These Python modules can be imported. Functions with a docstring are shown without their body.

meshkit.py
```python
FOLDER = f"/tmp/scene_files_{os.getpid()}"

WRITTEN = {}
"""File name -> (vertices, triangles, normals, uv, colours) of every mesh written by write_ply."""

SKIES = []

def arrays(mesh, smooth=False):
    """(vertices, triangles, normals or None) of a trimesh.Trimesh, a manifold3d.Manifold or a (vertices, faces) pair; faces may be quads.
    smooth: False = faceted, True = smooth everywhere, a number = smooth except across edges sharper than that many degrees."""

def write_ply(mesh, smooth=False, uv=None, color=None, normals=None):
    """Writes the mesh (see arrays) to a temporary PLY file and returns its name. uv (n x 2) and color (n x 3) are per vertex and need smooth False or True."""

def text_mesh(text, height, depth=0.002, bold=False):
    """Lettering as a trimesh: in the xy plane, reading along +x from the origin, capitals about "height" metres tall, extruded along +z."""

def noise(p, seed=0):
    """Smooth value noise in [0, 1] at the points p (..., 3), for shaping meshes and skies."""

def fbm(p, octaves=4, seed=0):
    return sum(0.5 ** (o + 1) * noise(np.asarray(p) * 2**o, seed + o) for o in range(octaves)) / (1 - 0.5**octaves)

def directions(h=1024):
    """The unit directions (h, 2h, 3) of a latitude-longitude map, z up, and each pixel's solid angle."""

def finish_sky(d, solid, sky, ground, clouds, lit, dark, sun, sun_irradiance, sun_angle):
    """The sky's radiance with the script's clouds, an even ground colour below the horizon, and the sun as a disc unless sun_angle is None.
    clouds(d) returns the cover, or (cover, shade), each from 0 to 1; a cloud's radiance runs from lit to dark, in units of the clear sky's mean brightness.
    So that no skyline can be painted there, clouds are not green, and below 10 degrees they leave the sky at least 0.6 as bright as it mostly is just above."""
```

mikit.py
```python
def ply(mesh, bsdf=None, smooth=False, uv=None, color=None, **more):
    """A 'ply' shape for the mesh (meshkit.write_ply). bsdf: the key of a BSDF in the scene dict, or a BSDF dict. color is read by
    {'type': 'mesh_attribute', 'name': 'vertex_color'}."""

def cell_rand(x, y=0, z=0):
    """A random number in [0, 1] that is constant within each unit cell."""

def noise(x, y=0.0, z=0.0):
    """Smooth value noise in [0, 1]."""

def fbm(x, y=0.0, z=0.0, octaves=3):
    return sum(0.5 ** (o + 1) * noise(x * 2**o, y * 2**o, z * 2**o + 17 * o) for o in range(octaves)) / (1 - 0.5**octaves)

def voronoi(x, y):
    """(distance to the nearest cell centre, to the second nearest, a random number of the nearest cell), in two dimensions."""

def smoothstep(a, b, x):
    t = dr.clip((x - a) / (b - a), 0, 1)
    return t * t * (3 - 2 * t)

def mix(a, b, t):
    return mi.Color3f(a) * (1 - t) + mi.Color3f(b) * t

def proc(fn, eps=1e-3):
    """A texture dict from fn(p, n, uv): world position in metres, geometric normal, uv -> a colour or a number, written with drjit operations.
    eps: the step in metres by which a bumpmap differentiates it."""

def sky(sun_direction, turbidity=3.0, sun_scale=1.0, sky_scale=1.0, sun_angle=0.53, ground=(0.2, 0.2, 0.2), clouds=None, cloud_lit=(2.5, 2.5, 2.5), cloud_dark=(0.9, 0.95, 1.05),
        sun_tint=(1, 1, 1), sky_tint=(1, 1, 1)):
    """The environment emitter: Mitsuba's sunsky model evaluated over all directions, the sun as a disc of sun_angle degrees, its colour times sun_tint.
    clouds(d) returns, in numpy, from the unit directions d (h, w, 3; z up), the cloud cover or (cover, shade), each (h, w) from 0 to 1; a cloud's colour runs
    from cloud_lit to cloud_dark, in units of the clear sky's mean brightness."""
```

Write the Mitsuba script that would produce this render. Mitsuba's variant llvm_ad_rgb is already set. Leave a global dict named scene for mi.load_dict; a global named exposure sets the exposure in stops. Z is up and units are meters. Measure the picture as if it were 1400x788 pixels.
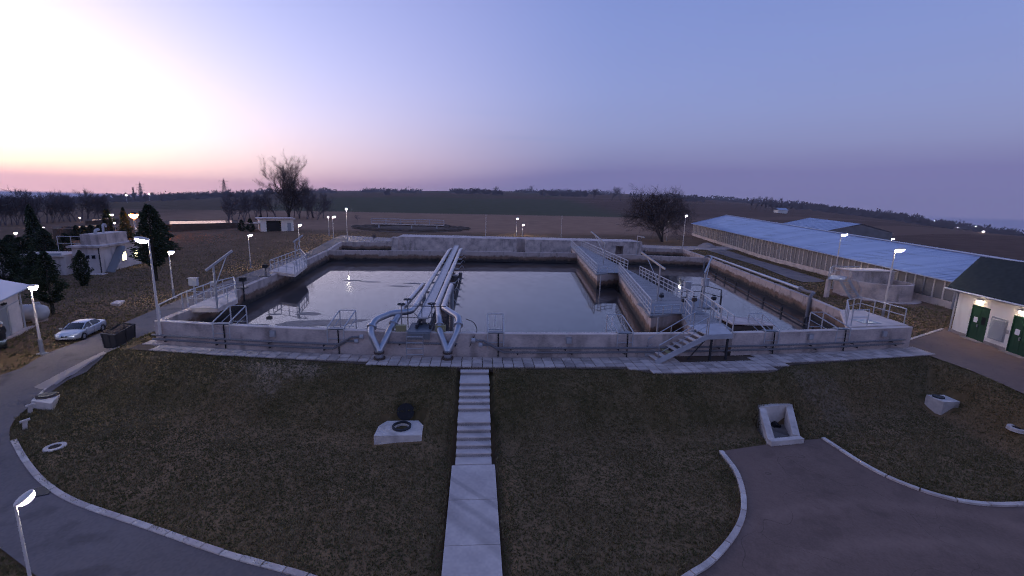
import math, random
import numpy as np, trimesh, mitsuba as mi, mikit, meshkit, drjit as dr, shapely
from shapely.geometry import Polygon, LineString
from mikit import noise, fbm, voronoi, smoothstep, mix, cell_rand
T = mi.ScalarTransform4f
rng = np.random.default_rng(7)
random.seed(7)
scene, labels = {'type': 'scene'}, {}

# ------------------------------------------------------------------ camera, sky, exposure
PITCH, ROLL, YAW = math.atan(113 * math.cos(math.atan(.0286)) / 600), math.atan(.0286), math.radians(4.8)
_f = np.array([math.sin(YAW) * math.cos(PITCH), math.cos(YAW) * math.cos(PITCH), -math.sin(PITCH)])
_r = np.array([math.cos(YAW), -math.sin(YAW), 0.])
_u = np.cross(_r, _f) * math.cos(ROLL) - _r * math.sin(ROLL)
EYE = np.array([0, 0, 8.5])
scene['camera'] = {'type': 'perspective', 'fov': math.degrees(2 * math.atan(700 / 600)), 'fov_axis': 'x', 'near_clip': .1, 'far_clip': 12000.,
                   'to_world': T().look_at(EYE.tolist(), (EYE + _f).tolist(), _u.tolist())}
exposure = 3.3
HAZE = 1.3e-4


def ss(a, b, x):
    t = np.clip((np.asarray(x, float) - a) / (b - a), 0, 1)
    return t * t * (3 - 2 * t)


SUN_AZ, SUN_EL = math.radians(-57) + YAW, math.radians(4.5)
SUN = np.array([math.sin(SUN_AZ) * math.cos(SUN_EL), math.cos(SUN_AZ) * math.cos(SUN_EL), math.sin(SUN_EL)])


def twilight_veil(d):
    el = np.degrees(np.arcsin(np.clip(d[..., 2], -1, 1)))
    h = d[..., :2] / np.maximum(np.linalg.norm(d[..., :2], axis=-1, keepdims=True), 1e-6)
    ang = np.degrees(np.arccos(np.clip(h @ (SUN[:2] / np.linalg.norm(SUN[:2])), -1, 1)))
    n = meshkit.fbm(np.stack([h[..., 0] * 3, h[..., 1] * 3, el * .35], -1), 4, seed=3)
    cover = .95 * np.exp(-np.maximum(el - (1.4 + .6 * ss(10, 60, ang)), 0) / (3.2 + 2.8 * ss(5, 60, ang))) + .34 * ss(75, 10, el) * ss(20, 75, ang) + .07 * ss(75, 20, el)
    cover = cover * (.94 + .12 * (n - .5))
    streak = ss(.6, .85, meshkit.fbm(np.stack([h[..., 0] * 3, h[..., 1] * 3, el * 1.1], -1), 4, seed=9)) * ss(2.5, 5, el) * ss(14, 8, el)
    shade = ss(4, 70, ang + 2.2 * (5 - np.minimum(el, 5)))
    return np.clip(cover, 0, 1), np.clip(shade + .08 * streak, 0, 1)


scene['sky'] = mikit.sky(SUN, turbidity=3, sun_scale=0., sky_scale=1, sky_tint=(.81, .93, 1.86), clouds=twilight_veil,
                         cloud_lit=(3.15, 1.82, 2.08), cloud_dark=(.50, .49, 1.06), ground=(.66, .58, .66))

# ------------------------------------------------------------------ materials
def tex(fn, eps=2e-3):
    return mikit.proc(fn, eps)


def mat(key, color, rough=.8, metallic=0., spec=.4, two=True, **k):
    col = color if isinstance(color, dict) else {'type': 'rgb', 'value': list(color)}
    b = {'type': 'principled', 'base_color': col, 'roughness': rough if isinstance(rough, dict) else float(rough), 'metallic': metallic, 'specular': spec, **k}
    scene['mat_' + key] = {'type': 'twosided', 'b': b} if two else b


def bumped(key, color, rough, height, hfn, eps=.01, spec=.3):
    col = color if isinstance(color, dict) else {'type': 'rgb', 'value': list(color)}
    scene['mat_' + key] = {'type': 'twosided', 'b': {'type': 'bumpmap', 'arbitrary': tex(hfn, eps), 'scale': height,
                                            'nested': {'type': 'principled', 'base_color': col, 'roughness': rough, 'specular': spec}}}


def concrete_fn(a, b, stain=.35, sc=1.0):
    def fn(p, n, uv):
        g = fbm(p.x * 1.3 * sc, p.y * 1.3 * sc, p.z * 1.3 * sc, 4)
        f = noise(p.x * 14, p.y * 14, p.z * 14)
        drip = fbm(p.x * 2.2 + p.y * 2.2, 3.1, p.z * .35, 3)
        c = mix(a, b, dr.clip((g - .5) * 1.3 + .5 + (f - .5) * .35, 0, 1))
        return c * (1 - stain * smoothstep(.52, .78, drip))
    return tex(fn)


def tank_inner(p, n, uv):
    """Concrete of the tank walls: pale above, brown where the water has stood, dark and slimy near the water."""
    g = fbm(p.x * 1.1, p.y * 1.1, p.z * 2.2, 4)
    f = noise(p.x * 9, p.y * 9, p.z * 9)
    run = fbm(p.x * 3.0 + p.y * 2.0, 7.7, p.z * .3, 3)
    pale = mix((0.396, 0.308, 0.265), (0.581, 0.456, 0.392), dr.clip(g * .7 + f * .3, 0, 1)) * (1 - .35 * smoothstep(.5, .75, run))
    brown = mix((0.132, 0.078, 0.049), (0.264, 0.160, 0.103), g)
    slime = mix((.018, .015, .013), (.05, .042, .035), f)
    edge = (g - .5) * .5 + (run - .5) * .5
    c = mix(brown, pale, smoothstep(.60, .90, p.z + edge))
    return mix(slime, c, smoothstep(.10, .52, p.z + edge * .8))


mat('concrete', concrete_fn((0.354, 0.278, 0.251), (0.741, 0.598, 0.514)), .85)
mat('concrete_pale', concrete_fn((0.502, 0.410, 0.353), (0.766, 0.627, 0.529), .2), .85)
mat('concrete_dark', concrete_fn((0.145, 0.114, 0.098), (0.290, 0.234, 0.196)), .9)
mat('tank_concrete', tex(tank_inner), .8)
mat('slab_a', concrete_fn((0.396, 0.322, 0.282), (0.570, 0.466, 0.406), .15, 2), .9)
mat('slab_b', concrete_fn((0.460, 0.370, 0.324), (0.665, 0.547, 0.470), .15, 2), .9)
mat('slab_c', concrete_fn((0.332, 0.266, 0.235), (0.506, 0.410, 0.353), .2, 2), .9)
mat('kerb_white', concrete_fn((0.528, 0.445, 0.382), (0.800, 0.684, 0.588), .15, 2), .9)
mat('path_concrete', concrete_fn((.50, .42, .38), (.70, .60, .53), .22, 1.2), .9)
mat('shaded_concrete', concrete_fn((.27, .235, .22), (.44, .38, .35), .2, 2), .9)  # darker copy of the path concrete: shade of the step faces put into the colour
mat('galvanised', tex(lambda p, n, uv: mix((.34, .345, .36), (.52, .52, .54), fbm(p.x * 6, p.y * 6, p.z * 6, 2))), .42, .7, .5)
mat('pipe_steel', tex(lambda p, n, uv: mix((.42, .42, .45), (.58, .58, .60), fbm(p.x * 3, p.y * 3, p.z * 3, 3))), .34, .8, .5)
mat('rail_paint', (.50, .49, .49), .45, .25)
mat('deck_grey', tex(lambda p, n, uv: mix((.24, .225, .22), (.37, .345, .335), fbm(p.x * 2, p.y * 2, 1.0, 3)) * (1 - .45 * smoothstep(.42, .5, dr.abs(p.y * .8 - dr.floor(p.y * .8) - .5)))), .6, .2)
mat('dull_pipe', (.20, .185, .19), .6, .2)
mat('dark_steel', (.045, .045, .05), .55, .4)
mat('grating', (.24, .25, .27), .5, .6)
mat('pole_white', tex(lambda p, n, uv: mix((0.634, 0.547, 0.480), (0.800, 0.707, 0.608), fbm(p.x * 9, p.y * 9, p.z * 2, 2))), .5)
mat('black', (.012, .012, .013), .7)
mat('rubber', (.02, .02, .021), .8)
mat('rust', tex(lambda p, n, uv: mix((.05, .04, .038), (.13, .085, .06), fbm(p.x * 5, p.y * 5, p.z * 5, 3))), .85)
mat('white_wall', concrete_fn((0.800, 0.684, 0.588), (0.800, 0.800, 0.715), .12, .8), .85)
mat('grey_wall', concrete_fn((0.528, 0.456, 0.421), (0.739, 0.627, 0.568), .3, .8), .85)
mat('plinth', concrete_fn((0.264, 0.217, 0.186), (0.396, 0.319, 0.274), .2, 2), .9)
mat('green_door', tex(lambda p, n, uv: mix((.008, .045, .022), (.014, .065, .032), fbm(p.x * 8, p.y * 8, p.z * 1, 2))), .45)
mat('notice_white', (.7, .7, .7), .6)
mat('louvre', (.30, .31, .33), .5, .3)
mat('green_roof', tex(lambda p, n, uv: mix((.012, .018, .018), (.028, .036, .036), fbm(p.x * 6, p.y * 6, p.z * 6, 3))), .85)
mat('blue_roof', tex(lambda p, n, uv: mix((.27, .335, .47), (.41, .475, .62), dr.clip(.55 * cell_rand(dr.floor((p.x * .201 + p.y * .98) / .99), 3.0, dr.floor(p.z * 0.0)) + .55 * fbm(p.x * .5, p.y * .3, p.z * 2, 4) - .05, 0, 1)) * (1 - .25 * smoothstep(.6, .8, fbm(p.x * 1.4, p.y * .25, 2.0, 3)))), .36, .35, .5)
mat('pale_roof', (.42, .46, .55), .4, .2)
mat('panel', tex(lambda p, n, uv: mix((.17, .15, .14), (.27, .245, .23), fbm(p.x * .9, p.y * .9, p.z * .6, 3))), .5)
mat('glass_dark', (.012, .014, .018), .06, 0., .6)
mat('tyre_rim', (.45, .45, .47), .3, .8)
mat('silver_paint', (.52, .56, .63), .28, .55, .5, clearcoat=.8, clearcoat_gloss=.9)
mat('dark_paint', (.028, .036, .034), .3, .3, .5, clearcoat=.8, clearcoat_gloss=.9)
mat('lamp_clear', (.75, .78, .8), .12, .2)
mat('bark', tex(lambda p, n, uv: mix((.035, .028, .024), (.085, .068, .058), fbm(p.x * 7, p.y * 7, p.z * 2.5, 3))), .95)
mat('twig', (.075, .052, .045), .95)
mat('twig_far', (.12, .10, .105), .95)
for k, c in (('needle_a', (.026, .038, .020)), ('needle_b', (.042, .058, .030)), ('needle_c', (.012, .022, .014)), ('shrub_leaf', (.035, .034, .020))):
    scene['mat_' + k] = {'type': 'twosided', 'b': {'type': 'diffuse', 'reflectance': {'type': 'rgb', 'value': list(c)}}}
mat('skin', (.45, .30, .24), .6)
mat('cloth_dark', (.018, .018, .024), .9)
mat('cloth_cap', (.55, .55, .58), .8)
mat('yellow_paint', (.30, .26, .13), .7)
mat('tank_white', tex(lambda p, n, uv: mix((.36, .35, .36), (.52, .51, .52), fbm(p.x * 2, p.y * 2, p.z * 2, 3))), .5)
scene['mat_lens_glass'] = {'type': 'diffuse', 'reflectance': {'type': 'rgb', 'value': [.6, .6, .6]}}


def lawn_color(p, n, uv):
    big = fbm(p.x * .16, p.y * .16, 1.0, 4)
    mid = fbm(p.x * .9, p.y * .9, 2.0, 4)
    fine = fbm(p.x * 6, p.y * 6, 3.0, 3)
    c = mix((0.091, 0.066, 0.026), (0.194, 0.129, 0.062), dr.clip((mid - .5) * 1.6 + (fine - .5) * 1.2 + .5, 0, 1))
    c = mix(c, mi.Color3f(0.258, 0.151, 0.077), smoothstep(.45, .7, big) * .55)            # dry brown patches
    flat = smoothstep(-1.45, -1.98, p.z) * smoothstep(24, 18, p.y)                         # the flat lawn below the bank is drier
    c = mix(c, mi.Color3f(0.281, 0.170, 0.090), flat * (.35 + .4 * mid))
    soil = smoothstep(1.0, .35, dr.sqrt(dr.square((p.x + 10.3) / 3.2) + dr.square((p.y - 22.6) / 1.5)) + (mid - .5) * 1.3)
    c = mix(c, mi.Color3f(0.365, 0.250, 0.160), soil * .8)                                        # worn soil by the paving
    soil2 = smoothstep(1.0, .3, dr.sqrt(dr.square((p.x - 18.6) / 1.6) + dr.square((p.y - 21.0) / 2.3)) + (mid - .5) * 1.5)
    return mix(c, mi.Color3f(0.258, 0.177, 0.113), soil2 * .6)


def land_color(p, n, uv):
    """Near land: rough dry grass. Beyond the works: strips of stubble, green winter corn and ploughed land, as they lie in long bands."""
    mid = fbm(p.x * .35, p.y * .35, 2.0, 4)
    fine = fbm(p.x * 2.5, p.y * 2.5, 3.0, 3)
    c = lawn_color(p, n, uv)
    rough = mix((0.112, 0.068, 0.039), (0.218, 0.131, 0.080), dr.clip(mid * .8 + fine * .4 - .1, 0, 1))
    away = smoothstep(30, 40, p.y + .35 * dr.abs(p.x) + 3 * (mid - .5))
    c = mix(c, rough, away)
    w = p.y + 6 * (fbm(p.x * .02, p.y * .02, 5.0, 2) - .5) - .10 * p.x
    band = noise(w * .022, 3.3, p.x * .0004)
    stubble = mix((.235, .135, .085), (.345, .20, .128), mid)
    green = mix((.070, .066, .038), (.105, .092, .056), mid)
    plough = mix((0.079, 0.048, 0.035), (0.152, 0.089, 0.064), mid * .6 + .4 * noise(w * .6, 2.2, 1.1))
    c = mix(c, stubble, smoothstep(112, 125, w))
    c = mix(c, green, smoothstep(205, 216, w))
    r = dr.sqrt(dr.square(p.x) + dr.square(p.y))
    far = mix(plough, green, smoothstep(.45, .6, band))
    c = mix(c, far, smoothstep(480, 560, r))
    right = smoothstep(40, 75, p.x - .10 * p.y) * smoothstep(95, 140, r)
    c = mix(c, mix(plough, mi.Color3f(0.172, 0.105, 0.074), smoothstep(.5, .62, noise(w * .05 - p.x * .02, 7.7, 2.2)) * .7), right)
    leftw = smoothstep(-60, -95, p.x + .15 * p.y)
    return mix(c, mix((0.079, 0.057, 0.039), (0.158, 0.097, 0.069), mid), leftw * .75)


bumped('land', tex(land_color), .95, .05, lambda p, n, uv: fbm(p.x * 7, p.y * 7, 0.5, 3), .02, .1)
def asphalt_color(p, n, uv):
    big = fbm(p.x * .35, p.y * .35, 4.0, 4)
    grit = noise(p.x * 24, p.y * 24, 1.0) * .6 + noise(p.x * 9, p.y * 9, 6.0) * .4
    c = mix((0.151, 0.097, 0.074), (0.270, 0.172, 0.132), dr.clip(big * .7 + .5 * grit - .12, 0, 1))
    track = dr.sqrt(dr.square(p.x - 13.5) + dr.square((p.y - 2.0) * 1.0))                  # worn wheel tracks curving through the yard
    worn = smoothstep(.6, .0, dr.abs(track - 9.6 + .6 * (big - .5))) + smoothstep(.6, .0, dr.abs(track - 11.4 + .6 * (big - .5)))
    c = c * (1 + .22 * worn)
    spots = fbm(p.x * 1.3 + 9, p.y * 1.3, 8.0, 3)
    c = c * (1 - .14 * smoothstep(.58, .78, spots))
    d1, d2, w = voronoi(p.x * .22 + .3 * noise(p.x * 1.1, p.y * 1.1, 3.0), p.y * .22 + .3 * noise(p.x * 1.1, p.y * 1.1, 9.0))
    c = c * (1 - .30 * smoothstep(.008, .0, d2 - d1))
    dust = smoothstep(.55, .8, fbm(p.x * .22 + 3, p.y * .22, 1.5, 4))
    return mix(c, mi.Color3f(0.324, 0.216, 0.165), dust * .35)


bumped('asphalt', tex(asphalt_color), .88, .006, lambda p, n, uv: noise(p.x * 30, p.y * 30, 0.5), .008)
mat('road', tex(lambda p, n, uv: mix((.130, .105, .100), (.225, .182, .170), dr.clip(fbm(p.x * .35, p.y * .35, 4.0, 4) * .8 + .35 * noise(p.x * 16, p.y * 16, 1.0) - .08, 0, 1)) * (1 - .3 * smoothstep(.58, .75, fbm(p.x * .7, p.y * .7, 12.0, 4)))), .9)
mat('road_pale', tex(lambda p, n, uv: mix((0.277, 0.222, 0.201), (0.396, 0.319, 0.284), dr.clip(fbm(p.x * .6, p.y * .6, 4.0, 4), 0, 1))), .9)
mat('soil', tex(lambda p, n, uv: mix((0.059, 0.041, 0.029), (0.145, 0.097, 0.069), fbm(p.x * 2.4, p.y * 2.4, p.z * 2, 4))), .95)
mat('blade_a', (0.146, 0.118, 0.050), .9, 0, .1)
mat('blade_b', (0.249, 0.184, 0.094), .9, 0, .1)
mat('blade_c', (0.096, 0.088, 0.035), .9, 0, .1)


def water_color(p, n, uv):
    g = fbm(p.x * .5, p.y * .35, 1.0, 4)
    return mix((.020, .018, .018), (.05, .044, .045), g)


def water_rough(p, n, uv):
    scum = smoothstep(.52, .66, fbm(p.x * .33 + 5, p.y * .22, 2.0, 4)) * smoothstep(46, 30, p.y + .5 * p.x) * smoothstep(-2, -9, p.x)
    return .018 + .22 * scum


scene['mat_water_skin'] = {'type': 'bumpmap', 'arbitrary': tex(lambda p, n, uv: fbm(p.x * 1.6, p.y * 1.1, 0.5, 3), .02), 'scale': .0025,
                       'nested': {'type': 'principled', 'base_color': tex(water_color), 'roughness': tex(water_rough), 'specular': 1.0, 'clearcoat': 1.0, 'clearcoat_gloss': 1.0}}
scene['mat_scum_skin'] = {'type': 'twosided', 'b': {'type': 'principled', 'base_color': tex(lambda p, n, uv: mix((.06, .05, .05), (.15, .13, .13), fbm(p.x * 3, p.y * 3, 1.0, 4))), 'roughness': .45, 'specular': .5}}


# ------------------------------------------------------------------ mesh helpers
def ply_(m, bsdf, smooth=False, **k):
    return mikit.ply(m.mesh() if isinstance(m, MB) else m, 'mat_' + bsdf, smooth, **k)


class MB:
    def __init__(s):
        s.v, s.f, s.n = [], [], 0

    def add(s, v, f):
        v, f = np.asarray(v, float), np.asarray(f, int)
        if f.shape[1] == 4:
            f = np.vstack([f[:, [0, 1, 2]], f[:, [0, 2, 3]]])
        s.v.append(v); s.f.append(f + s.n); s.n += len(v)
        return s

    def tm(s, m):
        return s.add(m.vertices, m.faces)

    def obox(s, c, ax, ay, az):
        """A box about c with half-axis vectors ax, ay, az."""
        c, ax, ay, az = (np.asarray(q, float) for q in (c, ax, ay, az))
        v = [c + i * ax + j * ay + k * az for i in (-1, 1) for j in (-1, 1) for k in (-1, 1)]
        return s.add(v, [[0, 1, 3, 2], [4, 6, 7, 5], [0, 4, 5, 1], [2, 3, 7, 6], [0, 2, 6, 4], [1, 5, 7, 3]])

    def box(s, x0, y0, z0, x1, y1, z1):
        return s.obox([(x0 + x1) / 2, (y0 + y1) / 2, (z0 + z1) / 2], [(x1 - x0) / 2, 0, 0], [0, (y1 - y0) / 2, 0], [0, 0, (z1 - z0) / 2])

    def bar(s, p, q, w, h=None):
        p, q = np.asarray(p, float), np.asarray(q, float)
        d = (q - p) / 2; u = d / (np.linalg.norm(d) + 1e-9)
        a = np.cross(u, [0, 0, 1.]) if abs(u[2]) < .95 else np.array([1., 0, 0])
        a /= np.linalg.norm(a); b = np.cross(u, a)
        return s.obox((p + q) / 2, d, a * w / 2, b * (h or w) / 2)

    def tube(s, pts, r, n=8, cap=True):
        p = np.asarray(pts, float); m = len(p)
        r = np.broadcast_to(r, (m,))
        t = np.gradient(p, axis=0); t /= np.linalg.norm(t, axis=1, keepdims=True) + 1e-12
        a = np.cross(t[0], [0, 0, 1.]) if abs(t[0][2]) < .9 else np.cross(t[0], [1., 0, 0])
        a /= np.linalg.norm(a); rows = []
        ang = np.arange(n) * 2 * np.pi / n
        for i in range(m):
            a = a - t[i] * (a @ t[i]); a /= np.linalg.norm(a) + 1e-12
            b = np.cross(t[i], a)
            rows.append(p[i] + r[i] * (np.cos(ang)[:, None] * a + np.sin(ang)[:, None] * b))
        v = np.vstack(rows); i, j = np.meshgrid(np.arange(m - 1), np.arange(n), indexing='ij')
        q = np.stack([i * n + j, i * n + (j + 1) % n, (i + 1) * n + (j + 1) % n, (i + 1) * n + j], -1).reshape(-1, 4)
        f = [np.vstack([q[:, [0, 1, 2]], q[:, [0, 2, 3]]])]
        if cap:
            v = np.vstack([v, p[0], p[-1]])
            k = np.arange(n)
            f += [np.stack([(k + 1) % n, k, k * 0 + m * n], 1), np.stack([(m - 1) * n + k, (m - 1) * n + (k + 1) % n, k * 0 + m * n + 1], 1)]
        return s.add(v, np.vstack(f))

    def lathe(s, prof, c=(0, 0, 0), n=16, axis=2, sx=1., sy=1.):
        """prof: (radius, height) pairs turned about an axis through c."""
        ang = np.arange(n) * 2 * np.pi / n; m = len(prof)
        v = np.array([[r * np.cos(a) * sx, r * np.sin(a) * sy, h] for r, h in prof for a in ang])
        if axis == 0: v = v[:, [2, 0, 1]]
        if axis == 1: v = v[:, [1, 2, 0]]
        i, j = np.meshgrid(np.arange(m - 1), np.arange(n), indexing='ij')
        q = np.stack([i * n + j, i * n + (j + 1) % n, (i + 1) * n + (j + 1) % n, (i + 1) * n + j], -1).reshape(-1, 4)
        return s.add(v + np.asarray(c, float), q)

    def prism(s, poly, z0, z1):
        m = trimesh.creation.extrude_polygon(poly if isinstance(poly, Polygon) else Polygon(poly), z1 - z0, engine='earcut')
        return s.add(m.vertices + [0, 0, z0], m.faces)

    def mesh(s):
        return (np.vstack(s.v), np.vstack(s.f)) if s.v else None


def numbered(key):
    if key not in used:
        used[key] = 0
        return key
    used[key] += 1
    return f'{key}_{used[key]:03d}'


used = {}


def add(key, m, bsdf, smooth=False, label=None, kind=None, **more):
    key = numbered(key)
    scene[key] = m if isinstance(m, dict) else ply_(m.mesh() if isinstance(m, MB) else m, bsdf, smooth, **more)
    d = {}
    if label: d['label'] = label
    if kind: d['kind'] = kind
    if d: labels[key] = d
    return key


def thing(name, label, cat, group=None):
    key = numbered(name)
    labels[key] = {'label': label, 'category': cat, **({'group': group} if group else {})}
    return key


def solo(name, m, bsdf, label, cat, group=None, smooth=False):
    key = add(name, m, bsdf, smooth)
    labels[key] = {'label': label, 'category': cat, **({'group': group} if group else {})}
    return key


def struct(name, m, bsdf, smooth=False):
    return add(name, m, bsdf, smooth, kind='structure')


def arc(p0, p1, p2, n=8):
    """A quadratic bend from p0 to p2 with its corner at p1."""
    p0, p1, p2 = (np.asarray(q, float) for q in (p0, p1, p2))
    t = np.linspace(0, 1, n)[:, None]
    return (1 - t) ** 2 * p0 + 2 * t * (1 - t) * p1 + t ** 2 * p2


def bent(pts, r=.25, n=6):
    """A polyline with rounded corners."""
    pts = [np.asarray(p, float) for p in pts]; out = [pts[0]]
    for a, b, c in zip(pts, pts[1:], pts[2:]):
        ra = min(r, .45 * np.linalg.norm(b - a)); rc = min(r, .45 * np.linalg.norm(c - b))
        out += list(arc(b + (a - b) / np.linalg.norm(a - b) * ra, b, b + (c - b) / np.linalg.norm(c - b) * rc, n))
    return np.array(out + [pts[-1]])


def curve(pts, step=.5):
    """A smooth curve through plan points (Catmull-Rom), sampled evenly."""
    p = np.asarray(pts, float)
    q = np.vstack([2 * p[0] - p[1], p, 2 * p[-1] - p[-2]]); out = []
    for i in range(1, len(q) - 2):
        for t in np.linspace(0, 1, 12, endpoint=False):
            a, b, c, d = q[i - 1:i + 3]
            out.append(.5 * (2 * b + (c - a) * t + (2 * a - 5 * b + 4 * c - d) * t * t + (3 * b - a - 3 * c + d) * t ** 3))
    out = np.array(out + [p[-1]])
    s = np.concatenate([[0], np.cumsum(np.linalg.norm(np.diff(out, axis=0), axis=1))])
    k = np.linspace(0, s[-1], max(2, int(s[-1] / step) + 1))
    return np.stack([np.interp(k, s, out[:, j]) for j in range(out.shape[1])], 1)


def offset_line(p, d):
    t = np.gradient(p, axis=0); t /= np.linalg.norm(t, axis=1, keepdims=True)
    return p + d * np.stack([-t[:, 1], t[:, 0]], 1)


def strip(a, b, z0, z1):
    """A solid between two plan lines of equal length and the heights z0 and z1 (numbers or rows)."""
    n = len(a); z0, z1 = np.broadcast_to(z0, n), np.broadcast_to(z1, n)
    v = np.vstack([np.c_[a, z0], np.c_[a, z1], np.c_[b, z1], np.c_[b, z0]])
    i = np.arange(n - 1); f = []
    for k in range(4):
        l = (k + 1) % 4
        f.append(np.stack([k * n + i, k * n + i + 1, l * n + i + 1, l * n + i], 1))
    f.append(np.array([[0, n, 2 * n, 3 * n], [n - 1, 4 * n - 1, 3 * n - 1, 2 * n - 1]]))
    return v, np.vstack(f)


def drape(poly, off, size=.8):
    """A sheet over the land that follows its height, off above it."""
    poly = Polygon(poly).buffer(0)
    poly = max(getattr(poly, 'geoms', [poly]), key=lambda g: g.area)
    m = trimesh.creation.triangulate_polygon(Polygon(poly).buffer(0), engine='earcut')
    v, f = trimesh.remesh.subdivide_to_size(np.c_[m[0], np.zeros(len(m[0]))], m[1], size, max_iter=40)
    v = np.array(v); v[:, 2] = ground(v[:, 0], v[:, 1]) + off
    return v, f


def drape_flat(poly, z):
    m = trimesh.creation.triangulate_polygon(Polygon(poly).buffer(0), engine='earcut')
    return np.c_[m[0], np.full(len(m[0]), z)], m[1]

# ------------------------------------------------------------------ the land
AZ = np.array([-3.15, -1.4, -0.8997, -0.7763, -0.6974, -0.6058, -0.4994, -0.3361, -0.1463, 0.0775, 0.3173, 0.4651, 0.6578, 0.7659, 0.8588, 0.9381, 1.0622, 1.4, 3.15])
TE = np.array([-0.02, -0.02, -0.02, -0.013, -0.0065, -0.0004, 0.0088, 0.0209, 0.028, 0.0344, 0.0347, 0.0299, 0.0194, 0.0079, -0.0056, -0.018, -0.0302, -0.02, -0.02])
def front_wall(x):
    x = np.asarray(x, float)
    return 23.65 + np.where(x < 4, .0046, .0033) * (x - 4) ** 2
def slope_top(x):
    return np.interp(x, [-60, -19.3, -14, -6, 0, 8.2, 9.6, 16.2, 17.6, 28], [25.6, 25.0, 24.0, 22.6, 21.9, 21.8, 21.0, 21.2, 22.3, 23.9])
def slope_width(x):
    return np.interp(x, [-22, -17.4, -13.8, -9.6, 0, 8, 12, 16.7, 22, 25], [3.0, 3.9, 4.3, 4.8, 5.5, 4.4, 3.2, 3.4, 3.3, 3.4])
def ground(x, y):
    """The height of the land: a flat terrace round the tank, a bank down to the lower lawn, lower land to the left, and hills far off."""
    x, y = np.asarray(x, float), np.asarray(y, float)
    left = ss(-19.6, -23, x) * (-1 - ss(28.5, 21.5, y)) * ss(100, 62, y)
    bank = np.minimum((slope_top(x) - y) / slope_width(x), (27.9 - .17 * np.maximum(24 - y, 0) - x) / 2.6)
    bank = -2 * ss(0, 1, bank)
    near = np.minimum(left, bank) + .026 * np.maximum(y - 74, 0) ** 1.0 * ss(70, 90, y)
    r, az = np.hypot(x, y), np.arctan2(x, y)
    s = ss(110, 700, r)
    return near * (1 - s) + s * r * np.interp(az, AZ, TE)


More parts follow.
